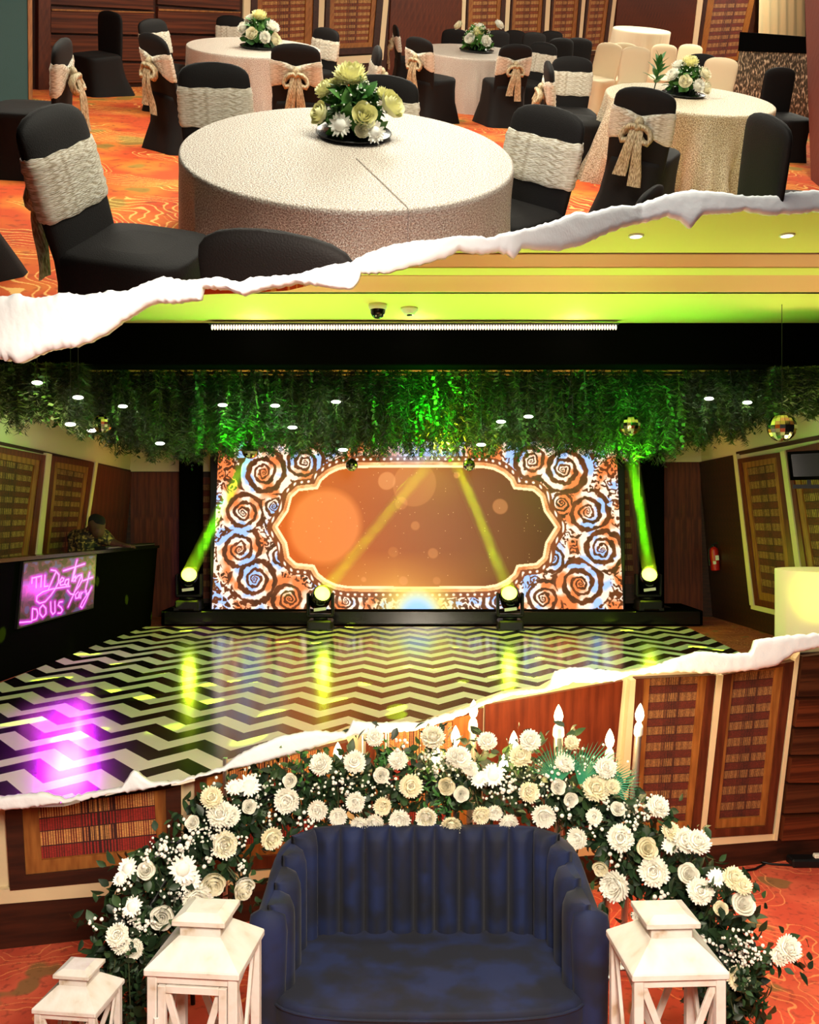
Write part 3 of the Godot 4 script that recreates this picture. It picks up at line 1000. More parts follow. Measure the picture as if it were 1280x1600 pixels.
var proto := {}
func chair(style: String, label: String, group: String, px: float, py: float, yaw: float, tilt := 35.0, z := 0.0) -> Node3D:
	var b := stand(tilt, yaw)
	var xf := placed(px, py, b, Vector3(0, 0.955, 0.305))
	if z > 0.0:
		xf.origin = P(px, py, z) - b * Vector3(0, 0.955, 0.305)
	if proto.has(style):
		var c := copy(proto[style], label, xf, group)
		tear(c, c.transform)
		return c
	var o := thing("banquet_chair", label, "chair", xf, group)
	var cover: Material = M.cover_cream if style == "cream" else M.cover_black
	part("backrest", chair_mesh.back, cover, o)
	part("seat", chair_mesh.seat, cover, o)
	if style == "bow":
		var s := part("sash", chair_mesh.sash_bow, M.sash_gold if false else M.sash, o)
		part("knot", chair_mesh.knot, M.sash_gold, s)
		for k in 2:
			part("bow_loop", chair_mesh["loop%d" % k], M.sash_gold, s)
			part("bow_tail", chair_mesh["tail%d" % k], M.sash_gold, s)
	elif style == "band":
		part("sash", chair_mesh.sash_plain, M.sash, o)
	proto[style] = o
	proto_first.push_back(o)
	return o

var proto_first := []
func tear(o: Node3D, xf: Transform3D) -> void:        # what the torn edge cuts through ends at that edge
	for c in o.get_children():
		if c is MeshInstance3D:
			var x: Transform3D = xf * c.transform
			var ar: Array = c.mesh.surface_get_arrays(0)
			var v: PackedVector3Array = ar[Mesh.ARRAY_VERTEX]
			var s := PackedFloat32Array()
			var below := false
			for p in v:
				var w := x * p - EYE
				var px := 640.0 - w.x / w.z * F
				var a := along(TORN_A_TOP, clampf(px, 0, 1280))
				var k := a + minf(0.45 * (along(TORN_A_LOW, clampf(px, 0, 1280)) - a), 22.0) - (800.0 + w.y / w.z * F)
				s.push_back(k)
				below = below or k < 0.0
			if below:
				var nr: PackedVector3Array = ar[Mesh.ARRAY_NORMAL]
				var ix: PackedInt32Array = ar[Mesh.ARRAY_INDEX]
				var nv := PackedVector3Array()
				var nn := PackedVector3Array()
				for t in range(0, ix.size(), 3):
					var poly := []
					for e in 3:
						var i := ix[t + e]
						var j := ix[t + (e + 1) % 3]
						if s[i] >= 0.0:
							poly.push_back([v[i], nr[i]])
						if (s[i] >= 0.0) != (s[j] >= 0.0):
							var u := s[i] / (s[i] - s[j])
							poly.push_back([v[i].lerp(v[j], u), nr[i].lerp(nr[j], u)])
					for e in range(1, poly.size() - 1):
						for q in [poly[0], poly[e], poly[e + 1]]:
							nv.push_back(q[0])
							nn.push_back(q[1])
				if nv.is_empty():
					o.remove_child(c)
					c.free()
					continue
				var m: Material = c.get_active_material(0)
				var na := []
				na.resize(Mesh.ARRAY_MAX)
				na[Mesh.ARRAY_VERTEX] = nv
				na[Mesh.ARRAY_NORMAL] = nn
				var am := ArrayMesh.new()
				am.add_surface_from_arrays(Mesh.PRIMITIVE_TRIANGLES, na)
				am.surface_set_material(0, m)
				c.mesh = am
			tear(c, x)

func cloth_mesh(r: float, h: float, folds: float, seed_: int, n := 120) -> Geo:
	var g := Geo.new()
	var no := FastNoiseLite.new()
	no.seed = seed_
	no.frequency = 0.9
	var rings := []
	var ys := [-0.06, 0.05, 0.16, 0.28, 0.40, 0.52, 0.62, 0.69, 0.725, 0.742, 0.75]
	for i in ys.size():
		var y: float = ys[i] * h / 0.75
		var t := clampf(1.0 - ys[i] / 0.72, 0.0, 1.1)
		var ring := PackedVector3Array()
		for j in n:
			var a := TAU * j / n
			var f := no.get_noise_2d(cos(a) * 3.0, sin(a) * 3.0 + t * 0.4) + 0.55 * no.get_noise_2d(cos(a) * 8.0 + 9.0, sin(a) * 8.0) + 0.42 * no.get_noise_2d(cos(a) * 19.0 + 30.0, sin(a) * 19.0)
			var rad := r + folds * t * (f + 0.25) + 0.01 * t
			if i == ys.size() - 2: rad = r - 0.004
			if i == ys.size() - 1: rad = r - 0.016
			ring.push_back(Vector3(cos(a) * rad, y, sin(a) * rad))
		rings.push_back(ring)
	for k in [0.7, 0.35]:
		var ring := PackedVector3Array()
		for j in n:
			var a := TAU * j / n
			ring.push_back(Vector3(cos(a) * r * k, h + 0.001 * (1.0 - k), sin(a) * r * k))
		rings.push_back(ring)
	g.loft(rings, false, true)
	return g

func table(px: float, py: float, tilt: float, label: String, seed_: int, m: String, r := 0.76, turn := 0.0, h := 0.75, folds := 0.11, z := 0.0) -> Transform3D:
	var b := stand(tilt, 0.0)
	var xf := placed(px, py, b, Vector3(0, h, 0))
	if z > 0.0:
		xf.origin = P(px, py, z) - b * Vector3(0, h, 0)
	var o := thing("tablecloth", label, "tablecloth", xf, "")
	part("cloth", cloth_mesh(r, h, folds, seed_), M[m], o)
	if turn != 0.0:
		var g := Geo.new()
		var dir := Vector3(sin(turn), 0, cos(turn))
		g.tube([dir * 0.12 + Vector3(0, h + 0.001, 0), dir * (r * 0.6) + Vector3(0, h + 0.001, 0), dir * (r - 0.012) + Vector3(0, h + 0.001, 0), dir * (r + 0.004) + Vector3(0, h - 0.02, 0), dir * (r + 0.012) + Vector3(0, h * 0.5, 0)], 0.006, 6)
		part("fold_crease", g, M[m], o)
	tear(o, xf)
	return xf

func centrepiece(at: Transform3D, label: String, list: Array, size: float, shift := Vector3.ZERO) -> void:
	# list: [kind, x, y, z, radius]; local, on the table top
	var o := thing("flower_centrepiece", label, "flowers", at * Transform3D(Basis.IDENTITY.scaled(Vector3.ONE * size), shift), "")
	var g := Geo.new()
	g.lathe([[0.02, 0.0], [0.17, 0.002], [0.185, 0.016], [0.18, 0.02], [0.12, 0.024], [0.1, 0.06], [0.02, 0.07]], 28)
	part("dish", g, M.black_gloss, o)
	var xs := []
	var cols := []
	for k in 170:
		var a := rng.randf() * TAU
		var el := rng.randf_range(-0.1, 1.35)
		var d := Vector3(cos(a) * cos(el), sin(el), sin(a) * cos(el))
		var l := rng.randf_range(0.05, 0.10)
		var xf := facing(d * Vector3(0.13, 0.17, 0.13) * rng.randf_range(0.5, 0.95) + Vector3(0, 0.05, 0), d.rotated(Vector3.UP, rng.randf_range(-0.6, 0.6)).slerp(Vector3.UP, 0.15), l, rng.randf() * TAU)
		xs.push_back(xf * Transform3D(Basis(Vector3.RIGHT, rng.randf_range(-1.3, -0.5)), Vector3.ZERO))
		var c := C(40, 92, 28).lerp(C(86, 136, 52), rng.randf())
		cols.push_back(c.srgb_to_linear())
	scatter("foliage", blooms.leaf, xs, o, cols)
	xs = []
	for k in 90:
		var a := rng.randf() * TAU
		var el := rng.randf_range(0.2, 1.4)
		xs.push_back(Transform3D(Basis.IDENTITY.scaled(Vector3.ONE * rng.randf_range(0.003, 0.006)), Vector3(cos(a) * cos(el) * 0.16, 0.06 + sin(el) * 0.2, sin(a) * cos(el) * 0.16)))
	scatter("gypsophila", blooms.dot, xs, o)
	for f in list:
		var p := Vector3(f[1], f[2], f[3])
		bloom(f[0], facing(p, (p - Vector3(0, 0.0, -0.04)).normalized(), f[4], rng.randf() * TAU), o)

func build_upper_hall() -> void:
	make_chair_meshes()
	var t1 := table(545, 236, 38.0, "large round table under a pale silver sequin cloth, nearest of the upper hall", 1, "sequin", 0.77, 0.42)
	var t2 := table(1078, 153, 34.5, "round table under a champagne sequin cloth at the right, beside the sequin bar front", 2, "sequin_gold", 0.76, 0.0, 0.75, 0.26)
	var t3 := table(397, 73, 34.5, "round table under a silver sequin cloth before the timber doors at the back left", 3, "sequin")
	var t4 := table(738, 80, 34.0, "round table under a silver sequin cloth furthest back in the middle", 4, "sequin")
	table(1003, 46, 34.0, "small round table under a plain cream satin cloth behind the cream chairs", 5, "satin_cream", 0.50, 0.0, 0.95, 0.11, 15.5)
	var main := [["ymum", -0.02, 0.25, 0.0, 0.082], ["ymum", -0.13, 0.19, 0.0, 0.056], ["ymum", -0.08, 0.20, -0.03, 0.058], ["yrose", -0.15, 0.10, 0.06, 0.05], ["daisy", -0.05, 0.08, 0.14, 0.054], ["yrose", 0.055, 0.12, 0.12, 0.055], ["rose", 0.05, 0.07, 0.16, 0.032], ["daisy", 0.11, 0.06, 0.14, 0.05], ["yrose", 0.17, 0.15, 0.03, 0.062], ["ymum", 0.13, 0.17, -0.04, 0.05]]
	centrepiece(t1 * Transform3D(Basis.IDENTITY, Vector3(0, 0.752, 0)), "yellow and white flower centrepiece in a dark dish on the nearest silver table", main, 1.0, Vector3(0.0, 0, -0.25))
	var small := [["ymum", 0.0, 0.24, 0.0, 0.075], ["mum", -0.13, 0.15, 0.05, 0.06], ["mum", 0.12, 0.17, 0.04, 0.065], ["rose", -0.04, 0.12, 0.14, 0.05], ["mum", 0.07, 0.10, 0.14, 0.055], ["rose", 0.15, 0.08, 0.08, 0.05], ["mum", -0.08, 0.21, -0.03, 0.06]]
	centrepiece(t2 * Transform3D(Basis.IDENTITY, Vector3(0, 0.752, 0)), "white flower centrepiece with a green leaf spray on the champagne table at the right", small, 1.08, Vector3(-0.04, 0, -0.1))
	centrepiece(t3 * Transform3D(Basis.IDENTITY, Vector3(0, 0.752, 0)), "white flower centrepiece on the back left silver table before the doors", small, 1.25, Vector3(0.08, 0, 0.05))
	var wide := [["mum", -0.2, 0.22, 0.0, 0.055], ["mum", 0.2, 0.25, 0.0, 0.06], ["ymum", 0.0, 0.17, 0.05, 0.07], ["rose", -0.08, 0.12, 0.12, 0.05], ["mum", 0.08, 0.11, 0.12, 0.06], ["rose", 0.02, 0.21, -0.02, 0.05]]
	centrepiece(t4 * Transform3D(Basis.IDENTITY, Vector3(0, 0.752, 0)), "white flower centrepiece with two raised side blooms on the furthest silver table", wide, 1.35, Vector3(0.06, 0, 0.0))
	var sx := t2 * Transform3D(Basis.IDENTITY, Vector3(-0.27, 0.755, -0.3))
	var sprg := thing("leaf_sprig", "upright green leaf sprig behind the flowers of the champagne table", "leaves", sx)
	var lx := []
	for k in 16:
		var a := k * 2.4
		lx.push_back(Transform3D(Basis(Vector3.UP, a) * Basis(Vector3.RIGHT, -0.5 - 0.05 * k) * Basis.from_scale(Vector3.ONE * (0.16 - 0.003 * k)), Vector3(0, 0.05 + 0.012 * k, 0)))
	scatter("leaves", blooms.leaf_green, lx, sprg)
	var sg := Geo.new()
	sg.tube([Vector3.ZERO, Vector3(0.01, 0.14, 0), Vector3(0, 0.26, 0)], 0.006, 6)
	part("stem", sg, M.stem, sprg)
	var near := "chairs around the nearest silver table"
	var left := "dark covered chairs before the timber doors"
	var mid := "chairs around the furthest silver table"
	var rt := "chairs around the champagne table"
	var bl := "chairs around the back left silver table"
	chair("bow", "black chair with a wide pale sash and long gauzy tail, left of the nearest table", near, 72, 166, 100, 35)
	chair("plain", "dark purplish chair back cut by the torn paper, in front of the nearest table", near, 428, 361, 8, 38, 2.3)
	chair("band", "black chair with a broad silver band, behind the nearest table on its left", near, 333, 97, 165)
	chair("band", "black chair with a silver band, behind the flowers of the nearest table", near, 603, 117, 190)
	chair("band", "black chair with a broad silver band, right of the nearest table", near, 862, 166, 218)
	chair("bow", "black chair with a short knotted sash turned to the left, before the teal board", left, 97, 60, -95)
	chair("plain", "plain black covered chair without sash against the timber doors", left, 172, 17, -148)
	chair("bow", "black chair with a sash bow and two long tails, seen from behind before the doors", left, 236, 52, 42)
	chair("band", "black chair with a pale band, half hidden behind the chair with long tails", left, 236, 29, 120)
	chair("band", "black chair with a narrow pale band at the far side of the back left table", bl, 361, 24, 180)
	chair("band", "black chair with a silver band at the right end of the back left table", bl, 511, 43, 215)
	chair("bow", "black chair with a centred gold bow, in front of the back left table", bl, 462, 68, -6)
	chair("bow", "black chair seen edge-on with a pale sash, left of the furthest table", mid, 618, 39, 78)
	chair("bow", "black chair with a drooping sash, low between two chairs left of the furthest table", mid, 592, 72, -100)
	chair("bow", "black chair with a bow on its left edge, facing the furthest table", mid, 655, 58, 40)
	chair("bow", "black chair with a centred bow, in front of the furthest table on its right", mid, 808, 69, -18)
	chair("band", "black chair with a white band facing the camera, right of the furthest table", mid, 896, 88, 172)
	chair("band", "black chair with a pale band, just right of the furthest table", mid, 851, 66, 215)
	chair("bow", "black chair seen edge-on with a gold tie, left of the champagne table", rt, 858, 96, 88)
	chair("bow", "black chair with a large gold bow, in front of the champagne table", rt, 1012, 137, 26)
	chair("plain", "plain black chair turned sideways, right of the champagne table near the torn edge", rt, 1205, 180, 74)
	chair("plain", "plain black chair before the sequin bar front, right of the champagne table", rt, 1221, 105, 158)
	chair("plain", "black chair of which only the rounded top shows above the torn paper", rt, 1022, 292, -60, 36, 5.6)
	chair("band", "black chair with a pale band at the left edge, before the teal board", left, -84, 104, -150)
	var far := "plain black chairs at the far wall"
	chair("plain", "plain black chair at the far wall, directly behind the furthest table's left half", far, 712, 45, 180, 35.0, 14.6)
	chair("plain", "plain black chair at the far wall, just right of the furthest centrepiece", far, 779, 47, 178, 35.0, 16.4)
	chair("plain", "plain black chair at the far wall, first right of the furthest table", far, 806, 47, 185, 35.0, 17.9)
	chair("plain", "plain black chair at the far wall under the second woven panel", far, 836, 50, 175, 35.0, 16.4)
	chair("plain", "plain black chair at the far wall, last of the back row", far, 864, 48, 180, 35.0, 17.9)
	chair("plain", "plain black chair behind the white banded chair, left one of two", far, 878, 59, 160)
	chair("plain", "plain black chair behind the white banded chair, right one of two", far, 907, 59, 190)
	chair("plain", "plain black chair among the cream chairs behind the champagne table", far, 1099, 84, 180)
	var cr := "cream covered chairs"
	chair("cream", "cream covered chair turned left with its seat showing, first of the cream row", cr, 955, 67, 215)
	chair("cream", "cream covered chair half hidden behind the first of the cream row", cr, 977, 67, 180)
	chair("cream", "cream covered chair directly in front of the small cream table", cr, 996, 73, 178)
	chair("cream", "cream covered chair behind the right table's leaf spray", cr, 1040, 69, 180)
	chair("cream", "cream covered chair beside the black one in the cream row", cr, 1081, 69, 185)
	chair("cream", "cream covered chair nearest of its row, right of the champagne table's flowers", cr, 1130, 90, 190)
	for o in proto_first:
		tear(o, o.transform)
	# bar front with sequins
	var f1 := Plane4.new(EYE + n1 * D1, Vector3.RIGHT.slide(n1), Vector3.FORWARD.slide(n1), EYE)
	var p0 := f1.w(f1.at(1140, 176))
	var p1 := f1.w(f1.at(1268, 209))
	var up := stand(31.0, 0.0).y
	var bp := Plane4.new(p0, p1 - p0, up, EYE)
	var o: Node3D = thing("bar_counter", "bar counter with a black top band and a shimmering sequin front at the right", "counter", Transform3D.IDENTITY)
	part("sequin_front", on(bp, [[1140, 178, 1272, 212, 1264, 79, 1156, 76]], -0.4, 0.0), M.sequin_dark, o)
	part("top_band", on(bp, [[1155, 80, 1265, 84, 1263, 58, 1158, 50]], -0.42, 0.02), M.black_cloth, o)
	# curtain on the far wall
	var b0 := f1.w(f1.at(206, 136))
	var b1 := f1.w(f1.at(940, 119))
	var w1 := Plane4.new(b0, b1 - b0, Vector3(0.425, 2.286, 1.0), EYE)
	var g := Geo.new()
	var rows := []
	for k in 6:
		var row := PackedVector3Array()
		for j in 41:
			var u := j / 40.0
			var q := w1.at(lerpf(1178, 1252, u), lerpf(100, -40, k / 5.0))
			row.push_back(w1.w(q, 0.12 + 0.05 * sin(u * 34.0 + k * 0.3) + 0.02 * sin(u * 71.0)))
		rows.push_back(row)
	g.sheet(rows)
	solo("curtain", g, M.curtain, "pale yellow pleated curtain on the far wall above the bar counter", "curtain")
	# partition board at the left
	var s0 := f1.w(f1.at(-60, 163))
	var s1 := f1.w(f1.at(46, 157))
	var sp := Plane4.new(s0, s1 - s0, Vector3(-0.02, 2.2, 1.0), EYE)
	o = thing("partition_board", "teal fabric partition board with a tan edge at the left of the upper hall", "partition", Transform3D.IDENTITY)
	part("panel", on(sp, [[-80, 165, 44, 158, 42, -60, -80, -60]], -0.06, 0.0), M.teal_board, o)
	part("edge_strip", on(sp, [[44, 158, 50, 157, 49, -60, 42, -60]], -0.06, 0.012), M.wood_tan, o)

# ---------------------------------------------------------------- pictures shown on the screens
func screen_picture() -> Image:
	var w := 760
	var h := 310
	var im := Image.create_empty(w, h, false, Image.FORMAT_RGB8)
	var quarter := PackedVector2Array([Vector2(0, 0), Vector2(220, 0), Vector2(204, 24), Vector2(199, 46), Vector2(188, 56), Vector2(158, 59), Vector2(152, 72), Vector2(140, 82), Vector2(125, 89), Vector2(108, 92), Vector2(0, 93)])
	var na := noise_im(512, 0.012, 71, 3)
	var nb := noise_im(512, 0.03, 72, 3)
	var nc := noise_im(512, 0.06, 73, 2)
	var swirl := [[405, 738, 44, 1], [398, 905, 42, -1], [890, 733, 44, -1], [908, 912, 46, 1], [452, 935, 32, 1], [540, 938, 30, -1], [375, 800, 36, -1], [372, 858, 38, 1], [925, 800, 36, 1], [945, 858, 40, -1], [470, 722, 34, -1], [838, 720, 34, 1], [440, 868, 24, 1], [866, 872, 26, -1], [560, 708, 26, 1], [740, 706, 26, -1], [780, 938, 30, 1], [850, 935, 30, -1], [425, 790, 22, 1], [884, 786, 22, -1]]
	var bokeh := [[605, 751, 15, 0.5], [650, 756, 36, 0.28], [630, 786, 11, 0.3], [654, 821, 8, 0.35], [788, 791, 13, 0.5], [680, 864, 9, 0.35], [618, 862, 9, 0.2], [632, 907, 8, 0.35], [718, 742, 6, 0.6], [684, 907, 7, 0.3], [570, 905, 5, 0.4]]
	for y in h:
		for x in w:
			var p := Vector2(331.0 + 643.0 * x / w, 690.0 + 263.0 * y / h)
			var q := Vector2(absf(p.x - 652.0), absf(p.y - 823.0))
			var col: Color
			var n := nb.get_pixel(x % 512, y % 512).r
			if Geometry2D.is_point_in_polygon(q, quarter):
				var warm := clampf(1.0 - (p.x - 440.0) / 430.0, 0.0, 1.0)
				col = C(84, 46, 8).lerp(C(204, 88, 20), pow(warm, 0.7))
				col = col.lerp(C(244, 170, 70), clampf((p.y - 860.0) / 70.0, 0.0, 1.0) * clampf(1.0 - absf(p.x - 620.0) / 150.0, 0.0, 1.0))
				col = col.lerp(C(206, 110, 46), clampf((790.0 - p.y) / 90.0, 0.0, 1.0) * clampf(1.0 - absf(p.x - 610.0) / 130.0, 0.0, 1.0) * 0.8)
				var e := p.distance_to(Vector2(508, 822))
				col = col.lerp(C(232, 126, 56), clampf((64.0 - e) / 12.0, 0.0, 1.0) * 0.9)
				for b in bokeh:
					var d := p.distance_to(Vector2(b[0], b[1]))
					col = col.lerp(C(246, 164, 100), clampf((b[2] - d) / 2.0, 0.0, 1.0) * b[3])
				col = col * (0.84 + 0.14 * warm)
				if nc.get_pixel((x * 7) % 512, (y * 7) % 512).r > 0.93: col = C(255, 226, 170)
			else:
				var near := 1e9
				for i in quarter.size() - 1:
					if i > 0:
						near = minf(near, q.distance_to(Geometry2D.get_closest_point_to_segment(q, quarter[i], quarter[i + 1])))
				var best := 9.0
				var s: Array = swirl[0]
				for c in swirl:
					var d: float = p.distance_to(Vector2(c[0], c[1])) / c[2]
					if d < best:
						best = d
						s = c
				var v := p - Vector2(s[0], s[1]) + Vector2(na.get_pixel((x * 3) % 512, (y * 3) % 512).r - 0.5, nb.get_pixel((x * 2) % 512, (y * 2) % 512).r - 0.5) * 6.0
				var tone := na.get_pixel(x % 512, y % 512).r
				var light := C(255, 226, 202)
				if tone < 0.42: light = C(160, 190, 250).lerp(light, clampf((tone - 0.3) * 8.0, 0.0, 1.0))
				elif tone > 0.55: light = light.lerp(C(232, 112, 50), clampf((tone - 0.52) * 6.0, 0.0, 0.9))
				var dark := C(58, 30, 12).lerp(C(120, 58, 26), n)
				var st := fposmod(log(v.length() + 4.0) * 2.0 + s[3] * v.angle() / TAU * (1.0 if best < 1.05 else 2.0), 1.0)
				var k := smoothstep(0.40, 0.48, st) * (1.0 - smoothstep(0.90, 0.98, st))
				if best > 1.05:
					k = smoothstep(0.44, 0.52, fposmod(n * 3.4, 1.0)) * (1.0 - smoothstep(0.92, 1.0, fposmod(n * 3.4, 1.0)))
				if best > 0.9 and nc.get_pixel((x + 90) % 512, y).r > 0.66: k = 1.0
				col = dark.lerp(light, k)
				if near < 18.0 and near > 9.0:
					col = C(120, 56, 22).lerp(C(255, 236, 214), clampf(2.2 - (Vector2(fposmod(p.x, 11.0) - 5.5, (near - 13.5) * 1.1)).length() * 0.75, 0.0, 1.0))
				elif near < 9.0 and near > 4.0:
					col = C(196, 98, 44).lerp(C(255, 214, 150), n)
				elif near <= 4.0:
					col = C(255, 226, 168)
				var g := clampf(1.0 - p.distance_to(Vector2(652, 960)) / 75.0, 0.0, 1.0)
				col = col.lerp(C(250, 226, 110), minf(1.0, g * 1.6)).lerp(C(150, 196, 255), clampf((g - 0.45) * 3.0, 0.0, 1.0))
				g = clampf(1.0 - Vector2((p.x - 652.0) * 0.4, p.y - 700.0).length() / 32.0, 0.0, 1.0)
				col = col.lerp(C(176, 200, 255), g)
			im.set_pixel(x, y, col)
	return im

func neon_picture() -> Image:
	var w := 400
	var h := 240
	var strokes := [[275, 380, 270, 455], [275, 385, 390, 355], [325, 372, 320, 515], [388, 362, 378, 505], [432, 348, 422, 500, 470, 490],
		[575, 300, 530, 400, 470, 540], [510, 275, 570, 285, 615, 340, 605, 440, 560, 530, 500, 620, 430, 700, 360, 722, 322, 690, 330, 625, 400, 570, 500, 535, 620, 512, 760, 490],
		[620, 450, 668, 420, 680, 388, 652, 375, 626, 420, 632, 480, 682, 470], [742, 395, 702, 410, 690, 460, 718, 480, 745, 430], [748, 395, 742, 480],
		[870, 138, 820, 300, 790, 420], [675, 285, 985, 185], [852, 230, 805, 420], [810, 390, 848, 350, 842, 420],
		[940, 328, 830, 565, 735, 765], [820, 425, 880, 350, 940, 328, 946, 400, 900, 480, 830, 560], [730, 545, 770, 592, 822, 600],
		[882, 560, 842, 600, 846, 650, 884, 640, 902, 570, 900, 640], [926, 560, 920, 640], [926, 592, 958, 558], [1060, 300, 985, 560], [958, 410, 1105, 360],
		[1008, 540, 1004, 590, 1042, 568, 1090, 490, 1010, 650, 940, 770, 914, 750, 950, 680, 1044, 560],
		[275, 790, 265, 950], [275, 790, 325, 802, 338, 860, 320, 930, 265, 950], [400, 742, 362, 790, 362, 860, 398, 908, 438, 860, 438, 790, 400, 742],
		[500, 705, 502, 830, 526, 868, 556, 840, 556, 698], [656, 698, 614, 706, 600, 745, 642, 778, 656, 812, 632, 850, 594, 852], [120, 972, 260, 962]]
	var dist := PackedFloat32Array()
	dist.resize(w * h)
	dist.fill(99.0)
	var uvp := func(x: float, y: float) -> Vector2:
		var u := 0.5
		var v := 0.5
		for k in 6:
			u = (x - (190.0 - 75.0 * v)) / ((1160.0 - 45.0 * v) - (190.0 - 75.0 * v))
			v = (y - (185.0 - 115.0 * u)) / ((1035.0 - 290.0 * u) - (185.0 - 115.0 * u))
		return Vector2(u * w, v * h)
	for s in strokes:
		for i in range(0, s.size() - 2, 2):
			var a: Vector2 = uvp.call(s[i], s[i + 1])
			var b: Vector2 = uvp.call(s[i + 2], s[i + 3])
			for y in range(maxi(0, int(minf(a.y, b.y)) - 16), mini(h, int(maxf(a.y, b.y)) + 17)):
				for x in range(maxi(0, int(minf(a.x, b.x)) - 16), mini(w, int(maxf(a.x, b.x)) + 17)):
					var p := Vector2(x, y)
					var d := p.distance_to(Geometry2D.get_closest_point_to_segment(p, a, b))
					dist[y * w + x] = minf(dist[y * w + x], d)
	var na := noise_im(256, 0.02, 81, 3)
	var nb := noise_im(256, 0.016, 82, 2)
	var im := Image.create_empty(w, h, false, Image.FORMAT_RGB8)
	for y in h:
		for x in w:
			var t := na.get_pixel((x + y) % 256, (y * 2 + 256 - x / 4) % 256).r
			var q := nb.get_pixel(x % 256, y % 256).r
			var col := C(90, 24, 62).lerp(C(190, 70, 120), t)
			if q > 0.62: col = col.lerp(C(120, 120, 210), 0.7)
			elif q < 0.36: col = col.lerp(C(40, 20, 18), 0.8)
			var d := dist[y * w + x]
			col = (col * 0.55).lerp(C(200, 20, 196), clampf(1.0 - (d - 3.0) / 13.0, 0.0, 0.85))
			col = col.lerp(C(255, 150, 246), clampf(3.2 - d, 0.0, 1.0))
			im.set_pixel(x, y, col)
	return im

func picture_mat(key: String, im: Image, energy: float) -> StandardMaterial3D:
	var m := mat(key, Color.BLACK, 0.4)
	m.emission_enabled = true
	m.emission = Color.BLACK
	m.emission_operator = BaseMaterial3D.EMISSION_OP_ADD
	m.emission_texture = tex(im)
	m.emission_energy_multiplier = energy
	return m

# ---------------------------------------------------------------- middle hall
func moving_head(base: Vector3, aim: Vector3, label: String, beam_label: String, beam: Color, power: float) -> void:
	var o := thing("moving_head_light", label, "stage light", Transform3D(Basis.from_scale(Vector3.ONE * 1.32), base), "moving head stage lights")
	var g := Geo.new()
	g.box(Vector3(0, 0.05, 0), Vector3(0.24, 0.10, 0.24), Basis.IDENTITY, 0.015)
	for s in [-1.0, 1.0]:
		g.box(Vector3(0.10 * s, 0.012, 0.0), Vector3(0.05, 0.024, 0.26))
	part("base", g, M.black_metal, o)
	g = Geo.new()
	g.lathe([[0.02, 0.10], [0.07, 0.10], [0.07, 0.125], [0.02, 0.13]], 20)
	g.box(Vector3(0, 0.14, 0), Vector3(0.25, 0.03, 0.11), Basis.IDENTITY, 0.01)
	for s in [-1.0, 1.0]:
		g.box(Vector3(0.118 * s, 0.25, 0), Vector3(0.028, 0.22, 0.10), Basis.IDENTITY, 0.01)
	part("yoke", g, M.black_metal, o)
	var pivot := Vector3(0, 0.31, 0)
	var dir := (aim - base - pivot * 1.32).normalized()
	var front := dir.lerp(Vector3(0, 0.25, 1), 0.62).normalized()     # the body as it was photographed, half turned to the hall
	var xf := facing(pivot, front, 1.0)
	g = Geo.new()
	g.lathe([[0.03, -0.15], [0.07, -0.145], [0.095, -0.10], [0.10, -0.02], [0.10, 0.06], [0.088, 0.10], [0.08, 0.115], [0.075, 0.10]], 24, xf)
	part("head", g, M.black_gloss, o)
	g = Geo.new()
	g.lathe([[0.005, 0.112], [0.05, 0.110], [0.074, 0.10], [0.07, 0.092], [0.005, 0.09]], 24, xf)
	part("lens", g, M.lens_glow, o)
	g = Geo.new()
	g.box(Vector3(0.0, 0.205, 0.062), Vector3(0.12, 0.03, 0.004), Basis(Vector3.BACK, 0.12))
	part("label_plate", g, M.paper_label, o)
	var from := base + (pivot + front * 0.13) * 1.32
	omni(from + front * 0.05, C(200, 230, 40), 0.35, 0.05, "lens_light")
	# the beam stands in the haze of the hall
	var fog := FogVolume.new()
	fog.name = numbered("haze_beam")
	fog.shape = RenderingServer.FOG_VOLUME_SHAPE_CYLINDER
	var l := from.distance_to(aim)
	fog.size = Vector3(0.19, l, 0.19)
	var fm := FogMaterial.new()
	fm.albedo = C(232, 240, 160)
	fm.density = 0.42
	fog.material = fm
	add_child(fog)
	fog.transform = facing((from + aim) * 0.5, aim - from, 1.0)
	tag(fog, beam_label, "light beam", "", "stuff")
	var sl := spot(from, aim, beam, power, 0.85, 0.06, 0.6, "beam_light")
	sl.name = numbered("beam_light")
	var back := spot(aim + (from - aim).normalized() * 0.17, from, beam, power * 0.45, 0.85, 0.05, 0.6, "beam_light")     # thrown back by the mirror ball
	back.name = numbered("beam_light")

func mirror_ball(at: Vector3, r: float, top: float, label: String, m := "mirror") -> void:
	var o := thing("mirror_ball", label, "mirror ball", Transform3D(Basis.IDENTITY, at), "")
	var g := Geo.new()
	var n := 18
	var k := 11
	for i in k:
		for j in n:
			var t0 := PI * (0.03 + 0.94 * i / k)
			var t1 := PI * (0.03 + 0.94 * (i + 1) / k)
			var ps := []
			for c in [[t0, 0], [t1, 0], [t1, 1], [t0, 1]]:
				var a: float = TAU * (j + c[1] * 0.94) / n
				ps.push_back(Vector3(sin(c[0]) * cos(a), cos(c[0]), sin(c[0]) * sin(a)) * r)
			g.face(ps)
	part("facets", g, M[m], o)
	g = Geo.new()
	g.ball(Vector3.ZERO, Vector3.ONE * r * 0.97, 18, 12)
	part("core", g, M.black_metal, o)
	g = Geo.new()
	g.lathe([[0.01, r * 0.97], [0.03, r * 0.98], [0.03, r * 1.08], [0.003, r * 1.1], [0.003, top - at.y], [0.001, top - at.y]], 10)
	part("hanger", g, M.black_metal, o)

